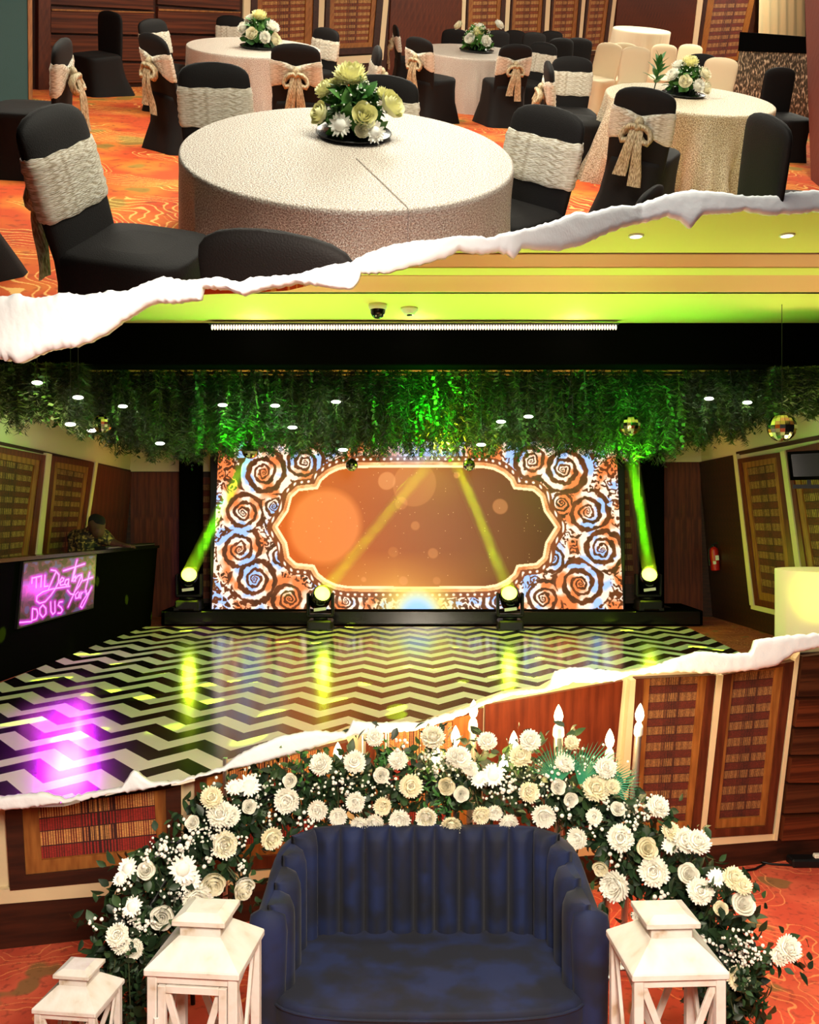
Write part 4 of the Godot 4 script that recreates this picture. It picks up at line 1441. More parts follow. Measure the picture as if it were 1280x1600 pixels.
func sprig(seed_: int, fine: bool) -> Mesh:             # a drooping spray of one metre along -Y
	var r := RandomNumberGenerator.new()
	r.seed = seed_
	var g := Geo.new()
	var bend := Vector3(r.randf_range(-0.15, 0.15), 0, r.randf_range(-0.15, 0.15))
	for i in (60 if fine else 30):
		var t := r.randf_range(0.02, 1.0)
		var p := Vector3(0, -t, 0) + bend * t * t
		var a := r.randf() * TAU
		var o := Vector3(cos(a), r.randf_range(-1.3, -0.2), sin(a)).normalized()
		var sd := o.cross(Vector3(r.randf_range(-1, 1), r.randf_range(-1, 1), r.randf_range(-1, 1))).normalized()
		if fine:
			var l := r.randf_range(0.10, 0.26) * (1.1 - 0.5 * t)
			g.face([p - sd * 0.010, p + o * l, p + sd * 0.010])
		else:
			var l := r.randf_range(0.05, 0.10)
			g.face([p, p + o * l * 0.5 - sd * l * 0.42, p + o * l, p + o * l * 0.5 + sd * l * 0.42])
	g.face([Vector3(-0.006, 0, 0), bend * 0.6 + Vector3(0, -0.75, 0), Vector3(0.006, 0, 0)])
	return g.mesh(M.leaf_dark)

func build_middle_hall() -> void:
	# the large screen and its riser
	var o := thing("stage_riser", "low black stage riser under the large glowing screen", "stage", Transform3D.IDENTITY)
	var g := Geo.new()
	g.box(EYE + Vector3(0.3, -1.41, -12.38), Vector3(7.2, 0.20, 0.96), Basis.IDENTITY, 0.01)
	part("deck", g, M.black_cloth, o)
	g = Geo.new()
	g.box(EYE + Vector3(0.3, -1.405, -11.88), Vector3(7.1, 0.17, 0.03), Basis.IDENTITY, 0.004)
	part("skirt", g, M.black_gloss, o)
	o = thing("led_screen", "large glowing screen with orange bokeh centre and swirling paisley border", "screen", Transform3D.IDENTITY)
	var sc := Vector3(0, 0, 0)
	var bl := P(331, 953, 12.1)
	var br := P(974, 953, 12.1)
	var ht := (953.0 - 690.0) / F * 12.1
	g = Geo.new()
	g.box((bl + br) * 0.5 + Vector3(0, ht * 0.5 + 0.026, -0.08), Vector3(br.x - bl.x + 0.06, ht + 0.03, 0.12), Basis.IDENTITY, 0.01)
	part("frame", g, M.black_metal, o)
	g = Geo.new()
	var lean := 11.0 / F * 12.1
	g.face([bl + Vector3(0, 0, 0.002), br + Vector3(0, 0, 0.002), br + Vector3(-lean, ht, 0.002), bl + Vector3(lean, ht, 0.002)], [Vector2(0, 1), Vector2(1, 1), Vector2(1, 0), Vector2(0, 0)])
	g.orient(0)
	part("display", g, picture_mat("screen_picture", screen_picture(), 1.4), o)
	for k in 3:
		omni(P(440 + 210 * k, 676, 11.8), C(255, 170, 110), 0.5, 0.02, "screen_light")
	for s in [0, 1]:
		o = thing("truss_tower", ["black draped tower left of the glowing screen", "black draped tower right of the glowing screen"][s], "tower", Transform3D(Basis.IDENTITY, Vector3(P([296, 1022][s], 962, 12.35).x, EYE.y - 1.31, -12.45)), "draped towers")
		g = Geo.new()
		var rings := []
		for i in 9:
			var ring := PackedVector3Array()
			for j in 28:
				var a := TAU * j / 28
				var k := pow(pow(absf(cos(a)), 6.0) + pow(absf(sin(a)), 6.0), -1.0 / 6.0)
				var f := 1.0 + 0.05 * sin(a * 9.0) * (1.0 - i / 10.0)
				ring.push_back(Vector3(cos(a) * k * 0.145 * f, i * 0.38, sin(a) * k * 0.15 * f))
			rings.push_back(ring)
		g.loft(rings)
		part("drape", g, M.black_cloth, o)
		g = Geo.new()
		g.box(Vector3(0, -0.01, 0), Vector3(0.42, 0.03, 0.42), Basis.IDENTITY, 0.008)
		part("base_plate", g, M.black_metal, o)
	# moving heads
	var ball := P(699, 690, 10.6)
	moving_head(P(296, 952, 11.98), P(391, 706, 10.9), "moving head light at the left end of the riser, beam tilted right", "green light beam rising from the left end of the riser", C(96, 220, 10), 2400.0)
	moving_head(P(501, 984, 11.45), ball, "moving head light on the floor before the screen's lower left", "yellow light beam crossing the left half of the screen", C(190, 206, 20), 1100.0)
	moving_head(P(797, 984, 11.45), ball, "moving head light on the floor before the screen's lower right", "yellow light beam crossing the right half of the screen", C(190, 206, 20), 1100.0)
	moving_head(P(1013, 952, 11.98), P(986, 712, 10.9), "moving head light at the right end of the riser, beam almost upright", "green light beam rising from the right end of the riser", C(96, 220, 10), 2400.0)
	# black beam, light strip, fixtures of the ceiling
	g = Geo.new()
	g.box(EYE + Vector3(0, 1.69, -9.15), Vector3(14, 0.43, 0.3), Basis.IDENTITY, 0.01)
	struct("ceiling_beam", g, M.black_cloth, "black draped beam across the hall above the hanging greenery")
	o = thing("light_strip", "glowing crystal light strip along the black beam under the yellow ceiling", "light", Transform3D(Basis.IDENTITY, P(647, 512, 8.9)))
	g = Geo.new()
	g.box(Vector3(0, 0.03, 0.02), Vector3(4.06, 0.012, 0.08), Basis.IDENTITY, 0.003)
	part("rail", g, M.black_metal, o)
	g = Geo.new()
	for k in 150:
		var x := -2.0 + 4.0 * k / 149.0
		g.ball(Vector3(x, 0.0, 0.02), Vector3(0.012, 0.028, 0.012), 6, 4)
	var cr := part("crystals", g, M.strip_glow, o)
	cr.set_meta("kind", "stuff")
	for k in 3:
		omni(P(400 + 250 * k, 522, 8.75), C(255, 236, 210), 0.05, 0.02, "strip_light")
	o = thing("dome_camera", "small white dome camera with a dark lens on the lower ceiling", "camera", Transform3D(Basis.IDENTITY, EYE + Vector3(-0.29, 1.90, -8.2)))
	g = Geo.new()
	g.lathe([[0.01, 0.0], [0.085, 0.0], [0.085, -0.03], [0.075, -0.05], [0.07, -0.05]], 24)
	part("mount", g, M.white_plastic, o)
	g = Geo.new()
	g.lathe([[0.07, -0.05], [0.066, -0.08], [0.05, -0.11], [0.025, -0.128], [0.002, -0.132]], 24)
	part("dome", g, M.black_gloss, o)
	o = thing("smoke_detector", "round white smoke detector beside the dome camera", "smoke detector", Transform3D(Basis.IDENTITY, EYE + Vector3(0.0, 1.90, -8.35)))
	g = Geo.new()
	g.lathe([[0.01, 0.0], [0.08, 0.0], [0.08, -0.02], [0.055, -0.045], [0.05, -0.06], [0.002, -0.065]], 24)
	part("body", g, M.white_plastic, o)
	g = Geo.new()
	g.lathe([[0.025, -0.06], [0.025, -0.072], [0.002, -0.075]], 12)
	part("sensor", g, M.black_metal, o)
	for q in [[994, 368, "round recessed downlight in the yellow ceiling, left of the pair"], [1230, 367, "round recessed downlight in the yellow ceiling, at its right end"]]:
		var z: float = 2.07 * F / (800.0 - q[1])
		o = thing("downlight", q[2], "downlight", Transform3D(Basis.IDENTITY, P(q[0], q[1], z)), "ceiling downlights")
		g = Geo.new()
		g.lathe([[0.035, 0.002], [0.055, 0.002], [0.058, -0.008], [0.045, -0.012], [0.042, -0.004]], 28)
		part("trim_ring", g, M.white_plastic, o)
		g = Geo.new()
		g.lathe([[0.002, -0.014], [0.05, -0.010], [0.05, 0.0], [0.002, 0.001]], 24)
		part("lamp", g, M.lamp_glow, o)
		spot(P(q[0], q[1], z) + Vector3(0, -0.03, 0), P(q[0], q[1], z) + Vector3(0, -3, 0), C(255, 226, 180), 3.0, 50.0, 0.03, 0.6, "downlight_lamp")
	# hanging greenery
	var low := [-80, 650, 0, 650, 20, 668, 32, 690, 48, 650, 100, 672, 150, 695, 205, 716, 300, 722, 400, 712, 520, 716, 640, 714, 760, 712, 880, 712, 1000, 728, 1035, 722, 1080, 700, 1130, 698, 1180, 678, 1230, 655, 1290, 650, 1360, 650]
	o = thing("hanging_greenery", "wide canopy of drooping green ferns and vines hung above the screen", "greenery", Transform3D.IDENTITY)
	o.set_meta("kind", "stuff")
	g = Geo.new()
	for k in 9:
		g.box(EYE + Vector3(0, 1.52, -9.25 - 0.27 * k), Vector3(11.5, 0.02, 0.03))
	for k in 12:
		g.box(EYE + Vector3(-5.5 + k, 1.53, -10.5), Vector3(0.03, 0.02, 2.4))
	part("grid_frame", g, M.black_metal, o)
	for kind in 2:
		for var_ in 3:
			var xs := []
			var cols := []
			for k in (2300 if kind == 0 else 330):
				var px := rng.randf_range(-60, 1340)
				var z := rng.randf_range(9.35, 11.5)
				if px < 130.0: z = rng.randf_range(8.1, 8.9)
				elif px > 1210.0: z = rng.randf_range(8.3, 8.95)
				var rag := 13.0 * sin(px * 0.11) + 9.0 * sin(px * 0.31 + 1.0)
				var bottom := along(low, px) + rag * 0.5 - absf(rng.randfn(0.0, 1.0)) * 45.0
				if rng.randf() < 0.35: bottom = rng.randf_range(585, 650)
				var yb := (800.0 - bottom) / F * z
				var l := rng.randf_range(0.3, 0.75)
				var at := EYE + Vector3((px - 640.0) / F * z, minf(yb + l, 1.52 if z > 9.0 else 1.36), -z)
				var wd := rng.randf_range(0.35, 0.75)
				xs.push_back(Transform3D(Basis(Vector3.UP, rng.randf() * TAU) * Basis(Vector3.RIGHT, rng.randf_range(-0.25, 0.25)) * Basis.from_scale(Vector3(wd, maxf(at.y - EYE.y - yb, 0.12), wd)), at))
				cols.push_back((C(12, 28, 8).lerp(C(76, 104, 34), pow(rng.randf(), 1.8)) if kind == 0 else C(20, 60, 24).lerp(C(96, 150, 60), pow(rng.randf(), 1.5))).srgb_to_linear())
			scatter("fern_sprays" if kind == 0 else "leafy_vines", sprig(100 + kind * 10 + var_, kind == 0), xs, o, cols)
	# small lamps among the greenery
	var nth := ["first", "second", "third", "fourth", "fifth", "sixth", "seventh", "eighth", "ninth", "tenth", "eleventh", "twelfth", "thirteenth", "fourteenth", "fifteenth", "sixteenth"]
	var pins := [[58, 597], [110, 662], [122, 620], [143, 672], [192, 634], [250, 692], [348, 632], [430, 633], [457, 667], [525, 627], [536, 702], [752, 694], [783, 658], [826, 650], [1108, 622], [1168, 628]]
	for i in pins.size():
		var at := P(pins[i][0], pins[i][1], 9.25 if pins[i][0] > 130 else 8.05)
		o = thing("pin_lamp", "tiny white pin lamp glowing in the hanging ferns, %s counted from the left" % nth[i], "lamp", Transform3D(Basis.IDENTITY, at), "tiny pin lamps in the greenery")
		g = Geo.new()
		g.lathe([[0.012, 0.0], [0.024, 0.012], [0.016, 0.03], [0.003, 0.04], [0.003, (1.52 if pins[i][0] > 130 else 1.9) + EYE.y - at.y]], 12)
		part("housing", g, M.black_metal, o)
		g = Geo.new()
		g.ball(Vector3(0, -0.006, 0), Vector3(0.05, 0.018, 0.04), 10, 6)
		part("bulb", g, M.pin_glow, o)
		omni(at + Vector3(0, -0.006, 0), C(255, 250, 226), 0.04 if pins[i][0] < 240 else 0.09, 0.01, "pin_light")
	# mirror balls
	mirror_ball(P(985, 664, 9.25), 0.115, 4.02, "mirror ball with pinkish glints hanging before the greenery, right of the screen's middle")
	mirror_ball(P(1222, 668, 8.2), 0.13, 4.4, "largest mirror ball, hanging low at the far right of the greenery")
	mirror_ball(P(160, 662, 9.25), 0.10, 4.02, "mirror ball half hidden in the greenery at the left")
	mirror_ball(P(550, 727, 10.06), 0.07, 4.02, "small dark mirror ball under the greenery over the screen's top left")
	mirror_ball(P(733, 727, 10.06), 0.07, 4.02, "small dark mirror ball under the greenery over the screen's top right")
	mirror_ball(P(699, 690, 10.33), 0.11, 4.02, "mirror ball hit by two crossing yellow beams above the screen")
	mirror_ball(P(391, 704, 10.6), 0.10, 4.02, "mirror ball hit by the green beam at the screen's upper left corner")
	mirror_ball(P(986, 706, 10.6), 0.12, 4.02, "mirror ball hit by the green beam at the screen's upper right corner")
	# the beams thrown back by the mirror balls
	omni(P(699, 702, 10.05), C(210, 230, 30), 1.3, 0.05, "glint_light")
	omni(P(668, 640, 9.2), C(60, 255, 30), 1.3, 0.05, "glint_light")
	omni(P(368, 690, 9.2), C(60, 240, 20), 1.3, 0.05, "glint_light")
	omni(P(990, 712, 9.4), C(90, 240, 20), 1.3, 0.05, "glint_light")
	omni(P(990, 650, 9.0), C(50, 255, 40), 0.7, 0.05, "glint_light")
	# spots on floor and booth
	var from := P(699, 690, 10.33)
	for q in [[243, 967, 0], [285, 985, 0], [133, 1022, 0], [190, 1038, 0], [240, 1052, 0], [82, 1061, 0], [160, 1082, 0], [330, 1069, 0], [362, 1066, 0], [325, 1097, 0], [230, 1089, 0], [425, 1115, 0], [47, 1125, 0], [262, 1138, 0], [127, 1147, 0], [388, 1155, 0], [442, 1003, 0], [395, 1064, 0], [495, 1005, 0], [530, 1095, 0], [572, 1068, 0], [620, 1117, 0], [637, 1042, 0], [676, 1045, 0], [724, 1064, 0], [798, 1010, 0], [832, 1057, 0], [770, 1057, 0], [842, 1028, 0], [620, 1105, 0], [930, 1062, 0], [980, 985, 0], [1118, 1016, 0], [1090, 1011, 0], [545, 980, 0], [710, 1012, 0], [404, 968, 0]]:
		var tgt := P(q[0], q[1], 1.5 * F / (q[1] - 800.0))
		spot(from + (tgt - from).normalized() * 0.17, tgt, C(190, 240, 30), 240.0, 1.15, 0.01, 0.5, "glint_spot")
	# booth of the disc jockey
	var fr := Plane4.new(P(0, 1062, 2100.0 / 262.0), P(225, 980, 2100.0 / 180.0) - P(0, 1062, 2100.0 / 262.0), Vector3.UP, EYE)
	spot(fr.w(fr.at(85, 862), 0.12), P(66, 1150, 6.0), C(206, 26, 236), 15.0, 10.0, 0.2, 0.7, "neon_spill")
	o = thing("dj_booth", "long black draped booth along the left wall with a neon screen on it", "booth", Transform3D.IDENTITY)
	part("drape", on(fr, [[-200, 1140, 236, 978, 246, 856, -200, 898]], -0.10, 0.0), M.black_cloth, o)
	part("worktop", on(fr, [[-200, 898, 247, 856, 247, 852, -200, 890]], -0.16, 0.02), M.black_gloss, o)
	for q in [[152, 908], [198, 937], [238, 964], [3, 992]]:
		var tg := fr.w(fr.at(q[0], q[1]))
		spot(from + (tg - from).normalized() * 0.17, tg, C(190, 240, 30), 420.0, 0.8, 0.01, 0.5, "glint_spot")
	o = thing("neon_screen", "small screen with pink neon lettering 'TIL DEATH PARTY DO US on the black booth", "screen", Transform3D.IDENTITY)
	part("frame", on(fr, [[22, 983, 142, 950, 147, 866, 32, 878]], 0.0, 0.03), M.black_metal, o)
	g = Geo.new()
	var qs := []
	for q in [[24, 980], [141, 948], [145, 868], [33, 880]]:
		qs.push_back(fr.at(q[0], q[1]))
	var rws := []
	for i in 5:
		var row := PackedVector3Array()
		for k in 5:
			row.push_back(fr.w(bilin(qs, k / 4.0, 1.0 - i / 4.0), 0.033))
		rws.push_back(row)
	g.sheet(rws)
	part("display", g, picture_mat("neon_picture", neon_picture(), 1.5), o)
	omni(fr.w(fr.at(85, 920), 0.25), C(236, 60, 220), 0.25, 0.03, "neon_light")
	o = thing("dj_mixer", "flat silver edged mixing desk on the black booth", "mixer", Transform3D.IDENTITY)
	part("body", on(fr, [[168, 859, 244, 852.5, 244, 848, 168, 854]], -0.15, -0.02), M.black_metal, o)
	part("edge", on(fr, [[172, 857, 243, 851, 243, 849.5, 172, 855.5]], -0.02, -0.012), M.silver, o)
	# fire extinguisher on the right wall
	var rw := Plane4.new(P(1094, 722, 13.0), P(1280, 684, 9.57) - P(1094, 722, 13.0), Vector3(-0.09, 1, 0), EYE)
	var ep := rw.w(rw.at(1127, 885), 0.085)
	o = thing("fire_extinguisher", "red fire extinguisher with white labels on the dark wall at the right", "extinguisher", Transform3D(Basis(Vector3.BACK, 0.08), ep))
	g = Geo.new()
	g.lathe([[0.02, -0.05], [0.055, -0.05], [0.062, -0.035], [0.062, 0.22], [0.05, 0.265], [0.025, 0.28], [0.02, 0.285]], 24)
	part("cylinder", g, M.red_paint, o)
	g = Geo.new()
	g.lathe([[0.018, 0.28], [0.022, 0.30], [0.014, 0.31]], 14)
	g.box(Vector3(0.02, 0.325, 0), Vector3(0.10, 0.016, 0.02), Basis(Vector3.BACK, 0.25))
	part("valve", g, M.black_metal, o)
	g = Geo.new()
	g.tube([Vector3(-0.02, 0.30, 0.01), Vector3(-0.075, 0.26, 0.02), Vector3(-0.085, 0.15, 0.02), Vector3(-0.078, 0.03, 0.02)], [0.009, 0.009, 0.009, 0.014], 8)
	part("hose", g, M.black_metal, o)
	g = Geo.new()
	g.box(Vector3(0.018, 0.13, 0.058), Vector3(0.05, 0.07, 0.012), Basis.IDENTITY, 0.003)
	g.box(Vector3(-0.022, 0.065, 0.056), Vector3(0.045, 0.045, 0.014), Basis.IDENTITY, 0.003)
	part("label", g, M.paper_label, o)
	# monitor on a bracket
	var mp := Plane4.new(P(1232, 768, 8.3), Vector3(1, 0, 0.35), Vector3.UP, EYE)
	o = thing("wall_monitor", "black monitor hung on a bracket at the right edge of the hall", "monitor", Transform3D.IDENTITY)
	part("casing", on(mp, [[1236, 750, 1330, 748, 1330, 700, 1231, 706]], -0.08, 0.0), M.black_cloth, o)
	part("screen", on(mp, [[1240, 745, 1330, 743, 1330, 705, 1236, 710]], 0.0, 0.004), M.black_gloss, o)
	part("bracket", on(mp, [[1240, 763, 1290, 763, 1290, 757, 1240, 757], [1262, 757, 1268, 757, 1268, 748, 1262, 748]], -0.1, -0.03), M.black_metal, o)
	# cocktail table under a cloth
	var ct := P(1288, 890, 7.5)
	ct.y = EYE.y - 1.5
	var hh := P(1288, 890, 7.5).y - ct.y
	var co := thing("cocktail_table", "tall round table under a pale cloth in yellow light, beside the right wall", "table", Transform3D(Basis.IDENTITY, ct))
	g = Geo.new()
	var no := FastNoiseLite.new()
	no.seed = 5
	no.frequency = 1.1
	var rings := []
	for i in 8:
		var t := i / 7.0
		var ring := PackedVector3Array()
		for j in 72:
			var a := TAU * j / 72
			var rad := 0.385 + 0.03 * (1.0 - t) * no.get_noise_2d(cos(a) * 3.0, sin(a) * 3.0)
			ring.push_back(Vector3(cos(a) * rad, t * hh, sin(a) * rad))
		rings.push_back(ring)
	g.loft(rings)
	part("tablecloth", g, M.satin_cream, co)
	spot(P(1190, 1010, 6.2), P(1275, 930, 7.2), C(206, 240, 40), 2.6, 11.0, 0.05, 0.8, "yellow_spot")

# ---------------------------------------------------------------- the disc jockey: one field of tapered capsules meshed as surface nets
func skin_mesh(bones: Array, cell: float, m: Material, blend := 0.03) -> Mesh:      # bones: [a, b, ra, rb]
	var lo := Vector3.INF
	var hi := -Vector3.INF
	for b in bones:
		var r := maxf(b[2], b[3]) + cell * 2.0 + blend
		lo = lo.min(b[0] - Vector3.ONE * r).min(b[1] - Vector3.ONE * r)
		hi = hi.max(b[0] + Vector3.ONE * r).max(b[1] + Vector3.ONE * r)
	var n := Vector3i(((hi - lo) / cell).ceil()) + Vector3i.ONE
	var f := PackedFloat32Array()
	f.resize(n.x * n.y * n.z)
	f.fill(1.0)
	for b in bones:
		var a: Vector3 = b[0]
		var d: Vector3 = b[1] - a
		var dd := maxf(d.length_squared(), 1e-9)
		var rr := maxf(b[2], b[3]) + cell * 2.0 + blend
		var i0 := Vector3i(((a.min(b[1]) - Vector3.ONE * rr - lo) / cell).floor()).clamp(Vector3i.ZERO, n - Vector3i.ONE)
		var i1 := Vector3i(((a.max(b[1]) + Vector3.ONE * rr - lo) / cell).ceil()).clamp(Vector3i.ZERO, n - Vector3i.ONE)
		for z in range(i0.z, i1.z + 1):
			for y in range(i0.y, i1.y + 1):
				var row := (z * n.y + y) * n.x
				for x in range(i0.x, i1.x + 1):
					var p := lo + Vector3(x, y, z) * cell
					var t := clampf((p - a).dot(d) / dd, 0.0, 1.0)
					var v: float = p.distance_to(a + d * t) - lerpf(b[2], b[3], t)
					var o := f[row + x]
					var h := maxf(blend - absf(o - v), 0.0) / blend
					f[row + x] = minf(o, v) - h * h * blend * 0.25
	var g := Geo.new()
	var id := {}
	var st := [1, n.x, n.x * n.y]
	for z in n.z - 1:
		for y in n.y - 1:
			for x in n.x - 1:
				var c := (z * n.y + y) * n.x + x
				var neg := 0
				var sum := Vector3.ZERO
				var cnt := 0
				for k in 8:
					if f[c + (k & 1) + ((k >> 1) & 1) * st[1] + ((k >> 2) & 1) * st[2]] < 0.0: neg += 1
				if neg == 0 or neg == 8: continue
				for k in 8:
					for e in 3:
						if k & (1 << e): continue
						var k2 := k | (1 << e)
						var va := f[c + (k & 1) + ((k >> 1) & 1) * st[1] + ((k >> 2) & 1) * st[2]]
						var vb := f[c + (k2 & 1) + ((k2 >> 1) & 1) * st[1] + ((k2 >> 2) & 1) * st[2]]
						if (va < 0.0) != (vb < 0.0):
							var pa := Vector3(k & 1, (k >> 1) & 1, (k >> 2) & 1)
							var pb := Vector3(k2 & 1, (k2 >> 1) & 1, (k2 >> 2) & 1)
							sum += pa.lerp(pb, va / (va - vb))
							cnt += 1
				id[c] = g.pt(lo + (Vector3(x, y, z) + sum / cnt) * cell)
	for c in id:
		for e in 3:
			var d1: int = st[(e + 1) % 3]
			var d2: int = st[(e + 2) % 3]
			var va := f[c]
			var vb := f[c + st[e]]
			if (va < 0.0) == (vb < 0.0): continue
			if id.has(c - d1) and id.has(c - d2) and id.has(c - d1 - d2):
				var q := [id[c], id[c - d1], id[c - d1 - d2], id[c - d2]]
				if va > 0.0: q.reverse()
				g.tri(q[0], q[1], q[2])
				g.tri(q[0], q[2], q[3])
	return g.mesh(m)

func build_person() -> void:
	# stands behind the booth, bent over the mixer, right arm reaching along the desk
	var z := 10.75
	var hip := P(140, 905, z)
	var chest := P(138, 846, z - 0.05)
	var sl := P(118, 840, z + 0.02)
	var sr := P(160, 838, z - 0.1)
	var head := P(152, 824, z - 0.16)
	var neck := P(144, 834, z - 0.08)
	var el := P(114, 868, z - 0.1)
	var hl := P(134, 872, z - 0.28)
	var er := P(177, 848, z - 0.12)
	var hr := P(193, 852, z - 0.2)
	var foot := Vector3(hip.x, EYE.y - 1.5, hip.z)
	var o := thing("person", "person in a dark printed shirt bent over the mixing desk behind the booth", "person", Transform3D.IDENTITY)
	var body := [[hip, chest, 0.13, 0.14], [chest, neck, 0.11, 0.06], [sl, sr, 0.075, 0.075], [neck, head, 0.055, 0.05], [head + Vector3(0.0, 0.03, 0.01), head + Vector3(0.03, -0.05, 0.06), 0.098, 0.075], [head + Vector3(0.05, -0.02, 0.12), head + Vector3(0.055, -0.035, 0.135), 0.018, 0.014], [head + Vector3(-0.1, -0.01, 0.03), head + Vector3(-0.1, -0.03, 0.03), 0.022, 0.016],
		[sl, el, 0.06, 0.045], [el, hl, 0.042, 0.03], [sr, er, 0.058, 0.042], [er, hr, 0.04, 0.028]]
	for s in [-1.0, 1.0]:
		var h := hip + Vector3(0.09 * s, -0.05, 0)
		var k := foot + Vector3(0.1 * s, 0.46, 0.05)
		body.append([h, k, 0.085, 0.06])
		body.append([k, foot + Vector3(0.1 * s, 0.05, 0), 0.06, 0.04])
		body.append([foot + Vector3(0.1 * s, 0.035, -0.03), foot + Vector3(0.1 * s, 0.03, 0.15), 0.04, 0.03])
	part("body", skin_mesh(body, 0.02, M.skin), null, o)
	for hnd in [[hl, Vector3(0.5, -0.25, 0.6)], [hr, Vector3(1.0, -0.12, 0.25)]]:
		var w: Vector3 = hnd[0]
		var d: Vector3 = hnd[1].normalized()
		var sd := d.cross(Vector3.UP).normalized()
		var hb := [[w, w + d * 0.08, 0.026, 0.022], [w + d * 0.02 + sd * 0.02, w + d * 0.09 + sd * 0.03, 0.018, 0.015], [w + d * 0.02 - sd * 0.02, w + d * 0.09 - sd * 0.03, 0.018, 0.015]]
		for k in 4:
			var a := w + d * 0.085 + sd * (k - 1.5) * 0.021
			var l: float = [0.055, 0.068, 0.062, 0.048][k]
			var b := a + d * l * 0.55 + Vector3(0, 0.004, 0)
			hb.append([a, b, 0.0095, 0.009])
			hb.append([b, b + (d + Vector3(0, -0.7, 0)).normalized() * l * 0.5, 0.009, 0.0075])
		var th := w + d * 0.03 - sd * 0.03
		hb.append([th, th + (d - sd * 0.9).normalized() * 0.045, 0.012, 0.010])
		hb.append([th + (d - sd * 0.9).normalized() * 0.045, th + (d - sd * 0.9).normalized() * 0.045 + (d - Vector3(0, 0.4, 0)).normalized() * 0.03, 0.010, 0.008])
		part("hand", skin_mesh(hb, 0.006, M.skin, 0.008), null, o)
	var hair := [[head + Vector3(-0.015, 0.075, 0.0), head + Vector3(0.03, 0.07, 0.03), 0.085, 0.075], [head + Vector3(-0.05, 0.03, -0.03), head + Vector3(-0.03, 0.09, 0.0), 0.07, 0.06]]
	part("hair", skin_mesh(hair, 0.014, M.hair), null, o)
	var shirt := [[hip + Vector3(0, -0.06, 0), chest, 0.155, 0.165], [chest, neck + Vector3(0, -0.04, 0), 0.135, 0.06], [sl, sr, 0.095, 0.095], [sl, sl.lerp(el, 0.72), 0.08, 0.072], [sr, sr.lerp(er, 0.62), 0.076, 0.068]]
	part("shirt", skin_mesh(shirt, 0.018, M.shirt), null, o)
	var tr := []
	for s in [-1.0, 1.0]:
		var h := hip + Vector3(0.09 * s, -0.05, 0)
		var k := foot + Vector3(0.1 * s, 0.46, 0.05)
		tr.append([h, k, 0.11, 0.085])
		tr.append([k, foot + Vector3(0.1 * s, 0.1, 0), 0.085, 0.07])
	part("trousers", skin_mesh(tr, 0.022, M.black_cloth), null, o)

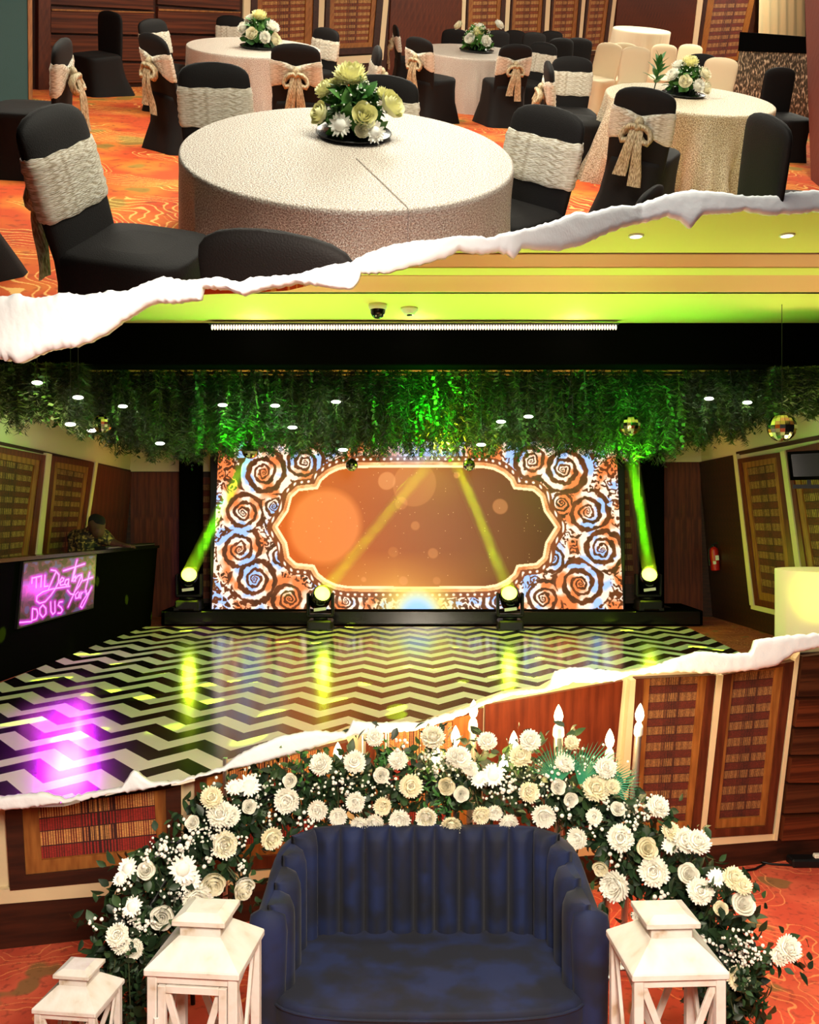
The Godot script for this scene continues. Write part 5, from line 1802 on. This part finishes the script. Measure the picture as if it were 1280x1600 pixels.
# ---------------------------------------------------------------- lower hall
func sofa() -> void:
	var o := thing("loveseat", "navy blue velvet loveseat with channel tufted back and curved arms under the flower arch", "sofa", Transform3D(Basis.IDENTITY, Vector3(0.085, 0, -3.78)))
	var g := Geo.new()
	# plan of the back: right arm, corner, back, corner, left arm (z grows towards the camera)
	var plan := []
	for i in 101:
		var t := i / 50.0 - 1.0            # -1 left front .. 1 right front
		var a := clampf((absf(t) - 0.42) / 0.33, 0.0, 1.0)
		var x := 0.0
		var z := 0.0
		if absf(t) < 0.42:
			x = absf(t) / 0.42 * 0.43
			z = -0.70
		elif absf(t) < 0.75:
			x = 0.43 + 0.25 * sin(a * PI * 0.5)
			z = -0.45 - 0.25 * cos(a * PI * 0.5)
		else:
			x = 0.68 + 0.015 * (absf(t) - 0.75) / 0.25
			z = -0.45 + (absf(t) - 0.75) / 0.25 * 0.38
		plan.push_back(Vector3(x * signf(t), 0, z))
	var ch := 17
	var back := part("backrest", shell(plan), M.velvet, o)
	for k in ch:
		var i0 := int(100.0 * k / ch)
		var i1 := int(100.0 * (k + 1) / ch)
		var rings := []
		var mid := (i0 + i1) * 0.5
		var tt := absf(mid / 50.0 - 1.0)
		var top := 0.925 - 0.13 * smoothstep(0.55, 1.0, tt)
		for r in 12:
			var u := r / 11.0
			var y := lerpf(0.36, top, minf(u * 1.12, 1.0)) + (0.0 if u < 0.9 else 0.012 * (u - 0.9) * 10.0)
			var thick := 0.085 * (1.0 if u < 0.75 else sqrt(maxf(1.0 - pow((u - 0.75) / 0.25, 2.0), 0.03)))
			var ring := PackedVector3Array()
			for j in 9:                                     # bulging face, inside
				var f := lerpf(i0, i1, j / 8.0)
				var c: Vector3 = plan[int(f)].lerp(plan[mini(int(f) + 1, 100)], f - int(f))
				var d: Vector3 = (plan[mini(int(f) + 2, 100)] - plan[maxi(int(f) - 1, 0)]).normalized()
				var inn := Vector3(-d.z, 0, d.x)
				if inn.dot(Vector3(0, 0, -0.3) - c) < 0.0: inn = -inn
				var bul := sqrt(maxf(1.0 - pow(j / 4.0 - 1.0, 2.0), 0.0))
				ring.push_back(c + inn * (0.02 + thick * (0.25 + 0.75 * bul)) + Vector3(0, y, 0))
			for j in 2:
				var f2: int = i1 if j == 0 else i0
				var c: Vector3 = plan[f2]
				ring.push_back(c + Vector3(0, y, 0))
			rings.push_back(ring)
		g = Geo.new()
		g.loft(rings)
		part("channel", g, M.velvet, back)
	# seat
	g = Geo.new()
	var rs := []
	for q in [[0.30, 0.97], [0.33, 1.0], [0.40, 1.0], [0.425, 0.985], [0.437, 0.95], [0.44, 0.6]]:
		rs.push_back(seat_ring(q[1], q[0]))
	g.loft(rs)
	var seat := part("seat_cushion", g, M.velvet, o)
	g = Geo.new()
	var pp := []
	var pr := seat_ring(1.004, 0.402)
	for p in pr:
		pp.push_back(p)
	pp.push_back(pr[0])
	g.tube(pp, 0.006, 6)
	part("piping", g, M.velvet, seat)
	g = Geo.new()
	g.loft([seat_ring(0.96, 0.08), seat_ring(0.975, 0.2), seat_ring(0.97, 0.31)])
	part("base", g, M.velvet, o)
	for s in [[-0.58, -0.02], [0.58, -0.02], [-0.5, -0.62], [0.5, -0.62]]:
		g = Geo.new()
		g.lathe([[0.016, 0.0], [0.02, 0.02], [0.028, 0.1]], 12, Transform3D(Basis.IDENTITY, Vector3(s[0], 0, s[1])))
		part("leg", g, M.wood_umber, o)

func seat_ring(k: float, y: float) -> PackedVector3Array:
	var ring := PackedVector3Array()
	for j in 60:
		var a := TAU * j / 60
		var c := cos(a)
		var s := sin(a)
		var e := pow(pow(absf(c), 4.0) + pow(absf(s), 4.0), -0.25)
		var z := s * e * 0.36 * k
		ring.push_back(Vector3(c * e * (0.70 if s > 0.0 else 0.66) * k, y, -0.30 + z + (0.03 * (1.0 - c * c) if s > 0.0 else 0.0)))
	return ring

func shell(plan: Array) -> Geo:                          # the plain outer side of back and arms
	var g := Geo.new()
	var rings := []
	for i in range(0, 101, 2):
		var t := absf(i / 50.0 - 1.0)
		var top := 0.915 - 0.13 * smoothstep(0.55, 1.0, t)
		var c: Vector3 = plan[i]
		var d: Vector3 = (plan[mini(i + 1, 100)] - plan[maxi(i - 1, 0)]).normalized()
		var inn := Vector3(-d.z, 0, d.x)
		if inn.dot(Vector3(0, 0, -0.3) - c) < 0.0: inn = -inn
		var ring := PackedVector3Array()
		for q in [[0.03, 0.09], [0.03, top - 0.03], [0.0, top], [-0.04, top - 0.005], [-0.06, top - 0.05], [-0.06, 0.10]]:
			ring.push_back(c + inn * q[0] + Vector3(0, q[1], 0))
		rings.push_back(ring)
	g.loft(rings)
	# rounded front ends of the arms
	for i in [0, 100]:
		var c: Vector3 = plan[i]
		var rr := []
		for q in [[0.1, 0.07], [0.5, 0.078], [0.70, 0.085], [0.765, 0.075], [0.79, 0.03]]:
			var ring := PackedVector3Array()
			for j in 16:
				var a := TAU * j / 16
				ring.push_back(c + Vector3(cos(a) * q[1] + signf(c.x) * 0.0, q[0], sin(a) * q[1] * 0.7 - 0.01))
			rr.push_back(ring)
		g.loft(rr)
	return g

func lantern(at: Vector3, turn: float, k: float, label: String, door: bool) -> void:
	var o := thing("wooden_lantern", label, "lantern", Transform3D(Basis(Vector3.UP, turn).scaled(Vector3.ONE * k), at), "whitewashed wooden lanterns")
	var g := Geo.new()
	var sq := func(h: float, y: float) -> PackedVector3Array: return PackedVector3Array([Vector3(-h, y, -h), Vector3(h, y, -h), Vector3(h, y, h), Vector3(-h, y, h)])
	g.box(Vector3(0, 0.81, 0), Vector3(0.36, 0.026, 0.36), Basis.IDENTITY, 0.004)
	for e in [[0.178, 0.823, 0.082, 0.905]]:
		var a: PackedVector3Array = sq.call(e[0], e[1])
		var b: PackedVector3Array = sq.call(e[2], e[3])
		for j in 4:
			var q := (j + 1) % 4
			g.face([a[q], a[j], b[j], b[q]])
		g.face([b[3], b[2], b[1], b[0]])
	part("roof", g, M.whitewash, o)
	g = Geo.new()
	g.box(Vector3(0, 0.918, 0), Vector3(0.158, 0.066, 0.158), Basis.IDENTITY, 0.003)
	part("neck", g, M.whitewash, o)
	g = Geo.new()
	g.box(Vector3(0, 0.960, 0), Vector3(0.205, 0.022, 0.205), Basis.IDENTITY, 0.003)
	var a: PackedVector3Array = sq.call(0.098, 0.971)
	var b: PackedVector3Array = sq.call(0.062, 0.987)
	for j in 4:
		var q := (j + 1) % 4
		g.face([a[q], a[j], b[j], b[q]])
	g.face([b[3], b[2], b[1], b[0]])
	part("cap", g, M.whitewash, o)
	g = Geo.new()
	g.box(Vector3(0, 0.02, 0), Vector3(0.36, 0.04, 0.36), Basis.IDENTITY, 0.004)
	part("base", g, M.whitewash, o)
	for sx in [-1.0, 1.0]:
		for sz in [-1.0, 1.0]:
			g = Geo.new()
			g.box(Vector3(0.152 * sx, 0.42, 0.152 * sz), Vector3(0.036, 0.76, 0.036), Basis.IDENTITY, 0.003)
			part("post", g, M.whitewash, o)
	for side in 4:
		var bs := Basis(Vector3.UP, side * PI * 0.5)
		g = Geo.new()
		g.box(bs * Vector3(0, 0.782, 0.152), Vector3(0.27, 0.03, 0.026), bs, 0.002)
		g.box(bs * Vector3(0, 0.055, 0.152), Vector3(0.27, 0.03, 0.026), bs, 0.002)
		part("rail", g, M.whitewash, o)
		if door and side == 0:
			g = Geo.new()
			for s in [-1.0, 1.0]:
				g.box(Vector3(0.115 * s, 0.41, 0.158), Vector3(0.03, 0.70, 0.022), Basis.IDENTITY, 0.002)
			g.box(Vector3(0, 0.748, 0.158), Vector3(0.20, 0.028, 0.022), Basis.IDENTITY, 0.002)
			g.box(Vector3(0, 0.078, 0.158), Vector3(0.20, 0.028, 0.022), Basis.IDENTITY, 0.002)
			var dr := part("door", g, M.whitewash, o)
			g = Geo.new()
			for y in [0.62, 0.18]:
				g.box(Vector3(-0.134, y, 0.172), Vector3(0.02, 0.05, 0.006), Basis.IDENTITY, 0.002)
				g.lathe([[0.004, -0.026], [0.005, -0.024], [0.005, 0.024], [0.004, 0.026]], 8, Transform3D(Basis.IDENTITY, Vector3(-0.134, y, 0.177)))
			part("hinge", g, M.whitewash, dr)
		for s in [-1.0, 1.0]:
			g = Geo.new()
			var w := 0.098 if (door and side == 0) else 0.132
			var top := 0.732 if (door and side == 0) else 0.765
			g.bar(bs * Vector3(-w * s, top, 0.150 + 0.004 * s), bs * Vector3(w * s, 0.08, 0.150 + 0.004 * s), 0.026, 0.014, bs * Vector3(0, 0, 1), 0.002)
			part("brace", g, M.whitewash, o)

func arch_depth(px: float, py: float) -> float:
	return 4.62 - 0.72 * smoothstep(240.0, 560.0, absf(px - 665.0)) - 0.12 * smoothstep(1230.0, 1320.0, py) * (1.0 - smoothstep(240.0, 420.0, absf(px - 665.0)))

func floral_arch() -> void:
	var o := thing("floral_arch", "arch of white chrysanthemums, roses and dark leaves curving over the blue loveseat", "flower arch", Transform3D.IDENTITY)
	var way := [[178, 1700], [185, 1560], [200, 1480], [255, 1380], [330, 1300], [430, 1240], [560, 1222], [700, 1225], [850, 1228], [950, 1275], [1015, 1350], [1085, 1425], [1130, 1500], [1140, 1580], [1150, 1700]]
	var path := []
	for i in range(0, way.size() - 1):
		for s in 4:
			var px := lerpf(way[i][0], way[i + 1][0], s / 4.0)
			var py := lerpf(way[i][1], way[i + 1][1], s / 4.0)
			path.push_back(P(px, py, arch_depth(px, py) + 0.1))
	var g := Geo.new()
	var feet := path.duplicate()
	feet[0].y = 0.0
	feet.push_back(Vector3(path[path.size() - 1].x, 0.0, path[path.size() - 1].z))
	g.tube(feet, 0.014, 8)
	for k in [14, 28, 40]:
		g.tube([path[k], Vector3(path[k].x, 0.0, path[k].z - 0.12)], 0.012, 8)
	part("frame", g, M.black_metal, o)
	var lists := [
		[300.0, 1120.0, [95, 390, 110, "mum", 135, 470, 130, "mum", 175, 475, 110, "mum", 270, 430, 64, "rose", 455, 395, 125, "mum", 470, 305, 64, "rose", 620, 230, 110, "mum", 775, 220, 110, "mum", 900, 280, 70, "rose", 985, 210, 95, "mum", 1040, 330, 115, "mum", 1150, 105, 115, "mum", 870, 105, 90, "mum", 780, 405, 95, "mum", 695, 470, 88, "mum", 910, 425, 88, "mum", 800, 512, 88, "mum", 875, 500, 88, "mum", 990, 490, 105, "mum", 1115, 480, 95, "mum", 1235, 520, 100, "mum", 600, 440, 100, "mum", 150, 610, 125, "mum", 375, 575, 110, "mum", 380, 480, 66, "bud", 240, 595, 56, "bud", 525, 490, 66, "bud", 245, 800, 90, "rose", 270, 330, 110, "daisy", 240, 715, 56, "bud", 1000, 130, 66, "bud", 740, 340, 66, "bud", 1215, 330, 74, "rose", 1250, 190, 90, "mum", 590, 340, 50, "bud", 200, 340, 80, "daisy", 570, 520, 60, "bud", 690, 300, 60, "bud"]],
		[640.0, 1080.0, [110, 225, 110, "mum", 370, 245, 95, "mum", 240, 325, 110, "mum", 290, 370, 74, "mum", 575, 240, 105, "mum", 530, 315, 110, "mum", 735, 345, 95, "mum", 770, 250, 74, "mum", 935, 370, 105, "mum", 885, 470, 130, "mum", 965, 460, 76, "mum", 245, 490, 68, "rose", 170, 450, 64, "rose", 565, 480, 100, "mum", 705, 455, 68, "rose", 675, 410, 66, "bud", 480, 475, 74, "bud", 765, 515, 64, "rose", 80, 600, 100, "mum", 200, 640, 100, "mum", 340, 585, 90, "mum", 405, 575, 74, "mum", 470, 625, 95, "mum", 640, 590, 115, "mum", 745, 575, 78, "bud", 880, 600, 80, "mum", 880, 660, 64, "bud", 805, 700, 100, "mum", 1005, 700, 130, "mum", 990, 565, 64, "rose", 1180, 555, 110, "mum", 1140, 605, 44, "bud", 1130, 750, 92, "rose", 910, 840, 68, "rose", 985, 805, 70, "bud", 1165, 860, 145, "mum", 985, 925, 145, "mum", 400, 400, 110, "daisy", 330, 420, 80, "daisy", 1060, 640, 66, "bud", 930, 530, 60, "bud"]],
		[860.0, 1280.0, [570, 60, 90, "mum", 640, 105, 120, "mum", 700, 115, 120, "mum", 655, 265, 92, "rose", 715, 345, 125, "mum", 790, 280, 84, "daisy", 870, 285, 110, "mum", 915, 320, 90, "mum", 915, 410, 100, "rose", 445, 460, 110, "mum", 535, 370, 74, "bud", 725, 585, 84, "bud", 1130, 620, 120, "mum", 1085, 655, 90, "mum", 890, 755, 115, "mum", 810, 430, 64, "rose", 870, 620, 36, "bud", 570, 130, 80, "daisy"]],
		[0.0, 1200.0, [920, 265, 64, "rose", 1070, 360, 125, "mum", 610, 480, 100, "daisy", 575, 530, 70, "daisy", 700, 490, 78, "rose", 870, 480, 130, "daisy", 900, 530, 110, "daisy", 900, 350, 94, "bud", 790, 380, 76, "bud", 1010, 545, 110, "rose", 935, 615, 140, "mum", 1155, 575, 92, "rose", 775, 710, 104, "rose", 560, 800, 110, "mum", 580, 840, 90, "mum", 640, 860, 94, "mum", 630, 660, 94, "daisy", 450, 740, 64, "bud", 700, 750, 66, "bud", 665, 790, 54, "bud", 780, 840, 54, "bud", 600, 560, 66, "bud", 705, 440, 66, "bud", 560, 690, 56, "bud", 1150, 460, 44, "bud", 1000, 440, 70, "bud", 860, 400, 60, "bud"]]]
	var leaves := []
	var tints := []
	var dots := []
	var stems := Geo.new()
	var leaf_at := func(px: float, py: float, z: float, l: float) -> void:
		var at := P(px, py, z)
		var d := Vector3(rng.randf_range(-1, 1), rng.randf_range(-0.8, 1), rng.randf_range(-0.3, 1)).normalized()
		leaves.push_back(facing(at, d, l, rng.randf() * TAU) * Transform3D(Basis(Vector3.RIGHT, rng.randf_range(-1.2, 0.2)), Vector3.ZERO))
		tints.push_back((C(20, 40, 22).lerp(C(58, 88, 48), pow(rng.randf(), 1.6))).srgb_to_linear())
	for li in lists:
		var l: Array = li[2]
		for i in range(0, l.size(), 4):
			var px: float = li[0] + l[i] * 0.328
			var py: float = li[1] + l[i + 1] * 0.328
			var z := arch_depth(px, py) - 0.06
			var r: float = l[i + 2] * 0.328 * 0.5 / F * z
			var kind: String = l[i + 3]
			var at := P(px, py, z)
			# blooms look outwards from the band's middle and towards the hall
			var near := 1e9
			var c := at
			for p in path:
				if p.distance_squared_to(at) < near:
					near = p.distance_squared_to(at)
					c = p
			var d := ((at - c) * Vector3(2.2, 2.2, 0.6)).limit_length(0.5) + Vector3(rng.randf_range(-0.15, 0.15), 0.12 + rng.randf_range(-0.1, 0.15), 0.62)
			bloom(kind, facing(at, d, r * (1.04 if kind == "mum" else 1.0), rng.randf() * TAU), o)
			stems.tube([at - d.normalized() * r * 0.2, at.lerp(c, 0.5) - Vector3(0, 0, 0.05), c], 0.004, 5)
			for k in 16:
				leaf_at.call(px + clampf(rng.randfn(0, 20), -34, 34), py + clampf(rng.randfn(6, 18), -26, 34), z + rng.randf_range(0.05, 0.16), rng.randf_range(0.04, 0.075))
	for p in path:
		if p.y < 0.1: continue
		for k in 90:
			var q: Vector3 = p + Vector3(clampf(rng.randfn(0, 0.10), -0.16, 0.16), clampf(rng.randfn(0, 0.085), -0.14, 0.14), rng.randf_range(-0.12, 0.06))
			var s: Vector3 = q - EYE
			leaf_at.call(640.0 - s.x / s.z * F, 800.0 + s.y / s.z * F, -s.z, rng.randf_range(0.045, 0.085))
	# gypsophila clouds
	for q in [[285, 1405, 30, 26], [400, 1225, 40, 26], [560, 1235, 40, 20], [690, 1190, 26, 14], [770, 1215, 46, 20], [900, 1190, 40, 18], [830, 1235, 40, 16], [1150, 1480, 26, 20], [1165, 1495, 22, 14], [1000, 1265, 30, 14], [265, 1330, 34, 22], [330, 1300, 30, 18], [210, 1440, 24, 16]]:
		for k in 70:
			var px := rng.randfn(q[0], q[2] * 0.7)
			var py := rng.randfn(q[1], q[3] * 0.7)
			dots.push_back(Transform3D(Basis.IDENTITY.scaled(Vector3.ONE * rng.randf_range(0.004, 0.009)), P(px, py, arch_depth(px, py) - rng.randf_range(-0.02, 0.08))))
	# trailing sprays at both feet
	for q in [[200, 1480, 205, 1600], [225, 1490, 235, 1610], [180, 1500, 170, 1590], [160, 1530, 106, 1546], [150, 1535, 130, 1580], [1075, 1530, 1085, 1600], [1100, 1500, 1105, 1595], [1125, 1510, 1150, 1590], [1150, 1520, 1185, 1550], [1120, 1530, 1130, 1600], [1140, 1470, 1200, 1510], [1160, 1520, 1170, 1560]]:
		for k in 16:
			var t := k / 15.0
			for s in [-1.0, 1.0]:
				leaf_at.call(lerpf(q[0], q[2], t) + s * rng.randf_range(2, 9), lerpf(q[1], q[3], t) + rng.randf_range(-5, 5), arch_depth(q[0], q[1]) - 0.1, rng.randf_range(0.03, 0.05))
		stems.tube([P(q[0], q[1], arch_depth(q[0], q[1]) - 0.09), P(q[2], q[3], arch_depth(q[0], q[1]) - 0.09)], 0.003, 5)
	part("stems", stems, M.stem, o).set_meta("kind", "stuff")
	scatter("foliage", blooms.leaf, leaves, o, tints)
	scatter("gypsophila", blooms.dot, dots, o)
	# teal palm fronds and bright green sprays
	for q in [[872, 1225, -0.15, 0.28], [905, 1225, 0.55, 0.30], [935, 1235, 0.95, 0.24]]:
		g = Geo.new()
		var at := P(q[0], q[1], 4.6)
		for k in 21:
			var a: float = q[2] + (k - 10) * 0.085
			var d := Vector3(sin(a), cos(a), 0.25).normalized()
			var sd := Vector3(cos(a), -sin(a), 0.3) * 0.0034
			var l: float = q[3] * (1.0 - 0.03 * absf(k - 10))
			g.sheet([PackedVector3Array([at - sd * 0.6, at + Vector3(0, 0, 0.004), at + sd * 0.6]), PackedVector3Array([at + d * l * 0.6 - sd, at + d * l * 0.6 + Vector3(0, 0, 0.004), at + d * l * 0.6 + sd]), PackedVector3Array([at + d * l - sd * 0.1 + Vector3(0, -0.01, 0.03), at + d * l + Vector3(0, -0.01, 0.03), at + d * l + sd * 0.1 + Vector3(0, -0.01, 0.03)])])
		part("palm_frond", g, M.palm_teal, o)
	for q in [[660, 1225, 30], [690, 1270, 26], [470, 1200, 26], [820, 1180, 18], [600, 1180, 22]]:
		var xs := []
		for k in 40:
			var px := rng.randfn(q[0], q[2] * 0.5)
			var py := rng.randfn(q[1], q[2] * 0.7)
			var d := Vector3(rng.randf_range(-1, 1), rng.randf_range(0, 1), rng.randf_range(0, 1)).normalized()
			xs.push_back(facing(P(px, py, arch_depth(px, py) - 0.04), d, rng.randf_range(0.02, 0.045), rng.randf() * TAU))
		scatter("green_spray", blooms.leaf_green, xs, o)

func led_candle(fx: float, fy: float, bx: float, by: float, z: float, wide: float, label: String) -> void:
	var top := P(fx, fy, z)
	var low := P(bx, by, z)
	var d := (top - low).normalized()
	var foot := low - d * (low.y / d.y)
	var o := thing("led_candle", label, "candle", Transform3D(Basis.IDENTITY, foot), "candle lights on metal poles")
	var t := top - foot
	var g := Geo.new()
	var neck := t - d * 0.075
	g.tube([Vector3.ZERO, neck * 0.5, neck - d * 0.05], wide * 0.5, 12)
	part("pole", g, M.silver, o)
	g = Geo.new()
	g.tube([neck - d * 0.055, neck - d * 0.045, neck - d * 0.01, neck + d * 0.005, neck + d * 0.022], [wide * 0.5, wide * 0.64, wide * 0.6, wide * 0.5, wide * 0.25], 14)
	part("socket", g, M.white_plastic, o)
	g = Geo.new()
	g.tube([t - d * 0.055, t - d * 0.04, t - d * 0.015, t + d * 0.012, t + d * 0.035, t + d * 0.05], [0.008, 0.020, 0.026, 0.020, 0.010, 0.001], 12)
	part("flame_bulb", g, M.candle_glow, o)
	omni(top, C(255, 206, 140), 0.35, 0.02, "candle_light")
	g = Geo.new()
	g.lathe([[0.002, 0.0], [0.07, 0.0], [0.07, 0.012], [0.03, 0.02], [wide * 0.5, 0.03]], 20)
	part("foot", g, M.silver, o)

func build_lower_hall() -> void:
	sofa()
	lantern(Vector3(-0.78, 0, -3.445), -0.10, 1.0, "large whitewashed wooden lantern with a hinged door, left of the blue loveseat", true)
	lantern(Vector3(0.978, 0, -3.43), 0.05, 1.0, "large whitewashed wooden lantern right of the blue loveseat, without a door", false)
	lantern(Vector3(-1.308, 0, -3.55), -0.12, 0.72, "small whitewashed wooden lantern at the far left, partly behind trailing leaves", false)
	floral_arch()
	for q in [[1000, 1113, 989, 1258, 4.95, 0.040, "tall silver pole candle standing alone, rightmost above the flowers"], [953, 1153, 952, 1200, 4.85, 0.042, "candle on a pale pole just left of the tallest right one"], [873, 1115, 873, 1170, 4.9, 0.05, "candle above the teal palm fronds"], [803, 1156, 803, 1190, 4.9, 0.034, "low candle left of the teal palm fronds"], [740, 1107, 738, 1180, 5.05, 0.044, "tall white candle that reaches the torn paper edge"], [712, 1148, 712, 1170, 4.8, 0.03, "candle close left of the tall white one"], [787, 1193, 787, 1215, 4.7, 0.024, "tiny candle low among the white flowers on the right"], [681, 1176, 681, 1205, 4.7, 0.024, "tiny candle low among the white flowers in the middle"], [528, 1174, 528, 1205, 4.85, 0.03, "candle glowing behind the flowers on the left, under the torn paper"]]:
		led_candle(q[0], q[1], q[2], q[3], q[4], q[5], q[6])
	for q in [[352, 1190, 350, 1275, "bare metal pole before the left woven panel"], [568, 1148, 568, 1200, "bare metal pole before the cream strip"], [605, 1146, 604, 1200, "bare metal pole before the crimson woven panel"]]:
		var top := P(q[0], q[1] - 6, 5.0)
		var o := thing("metal_pole", q[4], "pole", Transform3D(Basis.IDENTITY, Vector3(top.x, 0, top.z)), "bare metal poles")
		var g := Geo.new()
		g.tube([Vector3(0, 0.0, 0), Vector3(0, top.y, 0)], 0.014, 12)
		part("pole", g, M.silver, o)
		g = Geo.new()
		g.lathe([[0.002, 0.0], [0.07, 0.0], [0.07, 0.012], [0.014, 0.02]], 20)
		part("foot", g, M.silver, o)
	# cable and small black box on the carpet by the wall
	var g := Geo.new()
	var pp := []
	for q in [[1060, 1362], [1090, 1364], [1120, 1358], [1150, 1362], [1180, 1358], [1195, 1350], [1185, 1346], [1205, 1350], [1240, 1352], [1290, 1350]]:
		var v := P(q[0], q[1], 2.49 * F / (q[1] - 800.0))
		pp.push_back(v)
	g.tube(pp, 0.008, 6)
	solo("floor_cable", g, M.black_metal, "black cable lying on the red carpet along the wall base", "cable")
	var bp := P(1262, 1352, 2.5 * F / 552.0)
	bp.y = 0.0
	var o2 := thing("power_box", "small black box with a white socket on the carpet at the right edge", "power box", Transform3D(Basis.IDENTITY, bp))
	g = Geo.new()
	g.box(Vector3(0, 0.03, 0), Vector3(0.26, 0.06, 0.12), Basis.IDENTITY, 0.012)
	part("casing", g, M.black_metal, o2)
	g = Geo.new()
	g.box(Vector3(0.06, 0.075, 0.02), Vector3(0.05, 0.03, 0.04), Basis.IDENTITY, 0.006)
	part("socket", g, M.white_plastic, o2)

func spot(at: Vector3, to: Vector3, col: Color, energy: float, angle: float, size := 0.1, soft := 1.0, called := "spot_lamp") -> SpotLight3D:
	var l := SpotLight3D.new()
	l.name = called
	add_child(l, true)
	l.look_at_from_position(at, to, Vector3.UP if absf((to - at).normalized().y) < 0.98 else Vector3.RIGHT)
	l.light_color = col
	l.light_energy = energy
	l.spot_angle = angle
	l.spot_angle_attenuation = soft
	l.spot_range = 30.0
	l.spot_attenuation = 2.0
	l.light_size = size
	l.shadow_enabled = true
	return l

func area(at: Vector3, to: Vector3, size: Vector2, col: Color, energy: float, called := "ceiling_light") -> void:
	var l := AreaLight3D.new()
	l.name = called
	add_child(l, true)
	l.look_at_from_position(at, to, Vector3.UP if absf((to - at).normalized().y) < 0.98 else Vector3.RIGHT)
	l.area_size = size
	l.light_color = col
	l.light_energy = energy
	l.area_range = 30.0
	l.area_attenuation = 2.0
	l.shadow_enabled = true

func omni(at: Vector3, col: Color, energy: float, size := 0.02, called := "bulb_light") -> void:
	var l := OmniLight3D.new()
	l.name = called
	add_child(l, true)
	l.position = at
	l.light_color = col
	l.light_energy = energy
	l.light_size = size
	l.omni_range = 30.0
	l.omni_attenuation = 2.0
	l.shadow_enabled = true

func _ready() -> void:
	rng.seed = 7
	var cam := Camera3D.new()
	cam.name = "camera"
	add_child(cam)
	cam.position = EYE
	cam.fov = rad_to_deg(2.0 * atan(800.0 / F))
	cam.near = 0.05
	cam.far = 100.0
	cam.current = true
	var env := Environment.new()
	env.background_mode = Environment.BG_COLOR
	env.background_color = C(40, 36, 32)
	env.background_energy_multiplier = 0.25
	env.tonemap_mode = Environment.TONE_MAPPER_LINEAR
	env.tonemap_exposure = 1.0
	env.sdfgi_enabled = true
	env.ssao_enabled = true
	env.ssil_enabled = true
	env.volumetric_fog_enabled = true
	env.volumetric_fog_density = 0.0
	var we := WorldEnvironment.new()
	we.name = "environment"
	we.environment = env
	add_child(we)
	n1 = Vector3(0.0678, 0.8637, 0.4995).normalized()
	# upper hall: panels in its ceiling
	for q in [[0.2, 4.2, 11.0], [0.0, 8.5, 13.0], [3.2, 8.0, 9.0], [-3.2, 7.5, 9.5], [4.0, 12.0, 9.0], [-1.5, 12.0, 13.0], [5.0, 17.0, 13.0], [9.0, 21.0, 18.0], [2.0, 17.0, 13.0], [7.4, 18.6, 12.0], [10.0, 27.5, 26.0]]:
		var f: Vector3 = EYE + n1 * D1 + Vector3(q[0], 0, 0) + Vector3.FORWARD.slide(n1).normalized() * q[1]
		area(f + n1 * 3.2, f, Vector2(1.6, 1.6), C(252, 248, 228), q[2] * 1.2)
	# middle hall: cove light thrown up at the ceiling
	for x in [-3.4, -1.0, 1.4, 3.8]:
		spot(EYE + Vector3(x, 0.2, -8.0), EYE + Vector3(x, 2.0, -7.85), C(244, 240, 150), 2.3, 62.0, 0.2, 1.0, "cove_light")
	spot(P(699, 690, 9.9), P(640, 1080, 7.6), C(222, 238, 160), 3.6, 40.0, 0.1, 1.0, "floor_wash")
	# lower hall and the torn edges: soft lamps over the camera
	spot(Vector3(0.3, 3.0, -0.6), Vector3(0.0, 0.6, -4.4), C(255, 238, 216), 27.0, 46.0, 0.5, 0.6, "key_lamp")
	spot(Vector3(-0.6, 2.9, 0.4), P(1000, 345, 4.4), C(244, 246, 255), 6.0, 17.0, 0.4, 0.8, "front_lamp")
	make_materials()
	build_setting()
	make_blooms()
	build_upper_hall()
	build_middle_hall()
	build_person()
	build_lower_hall()
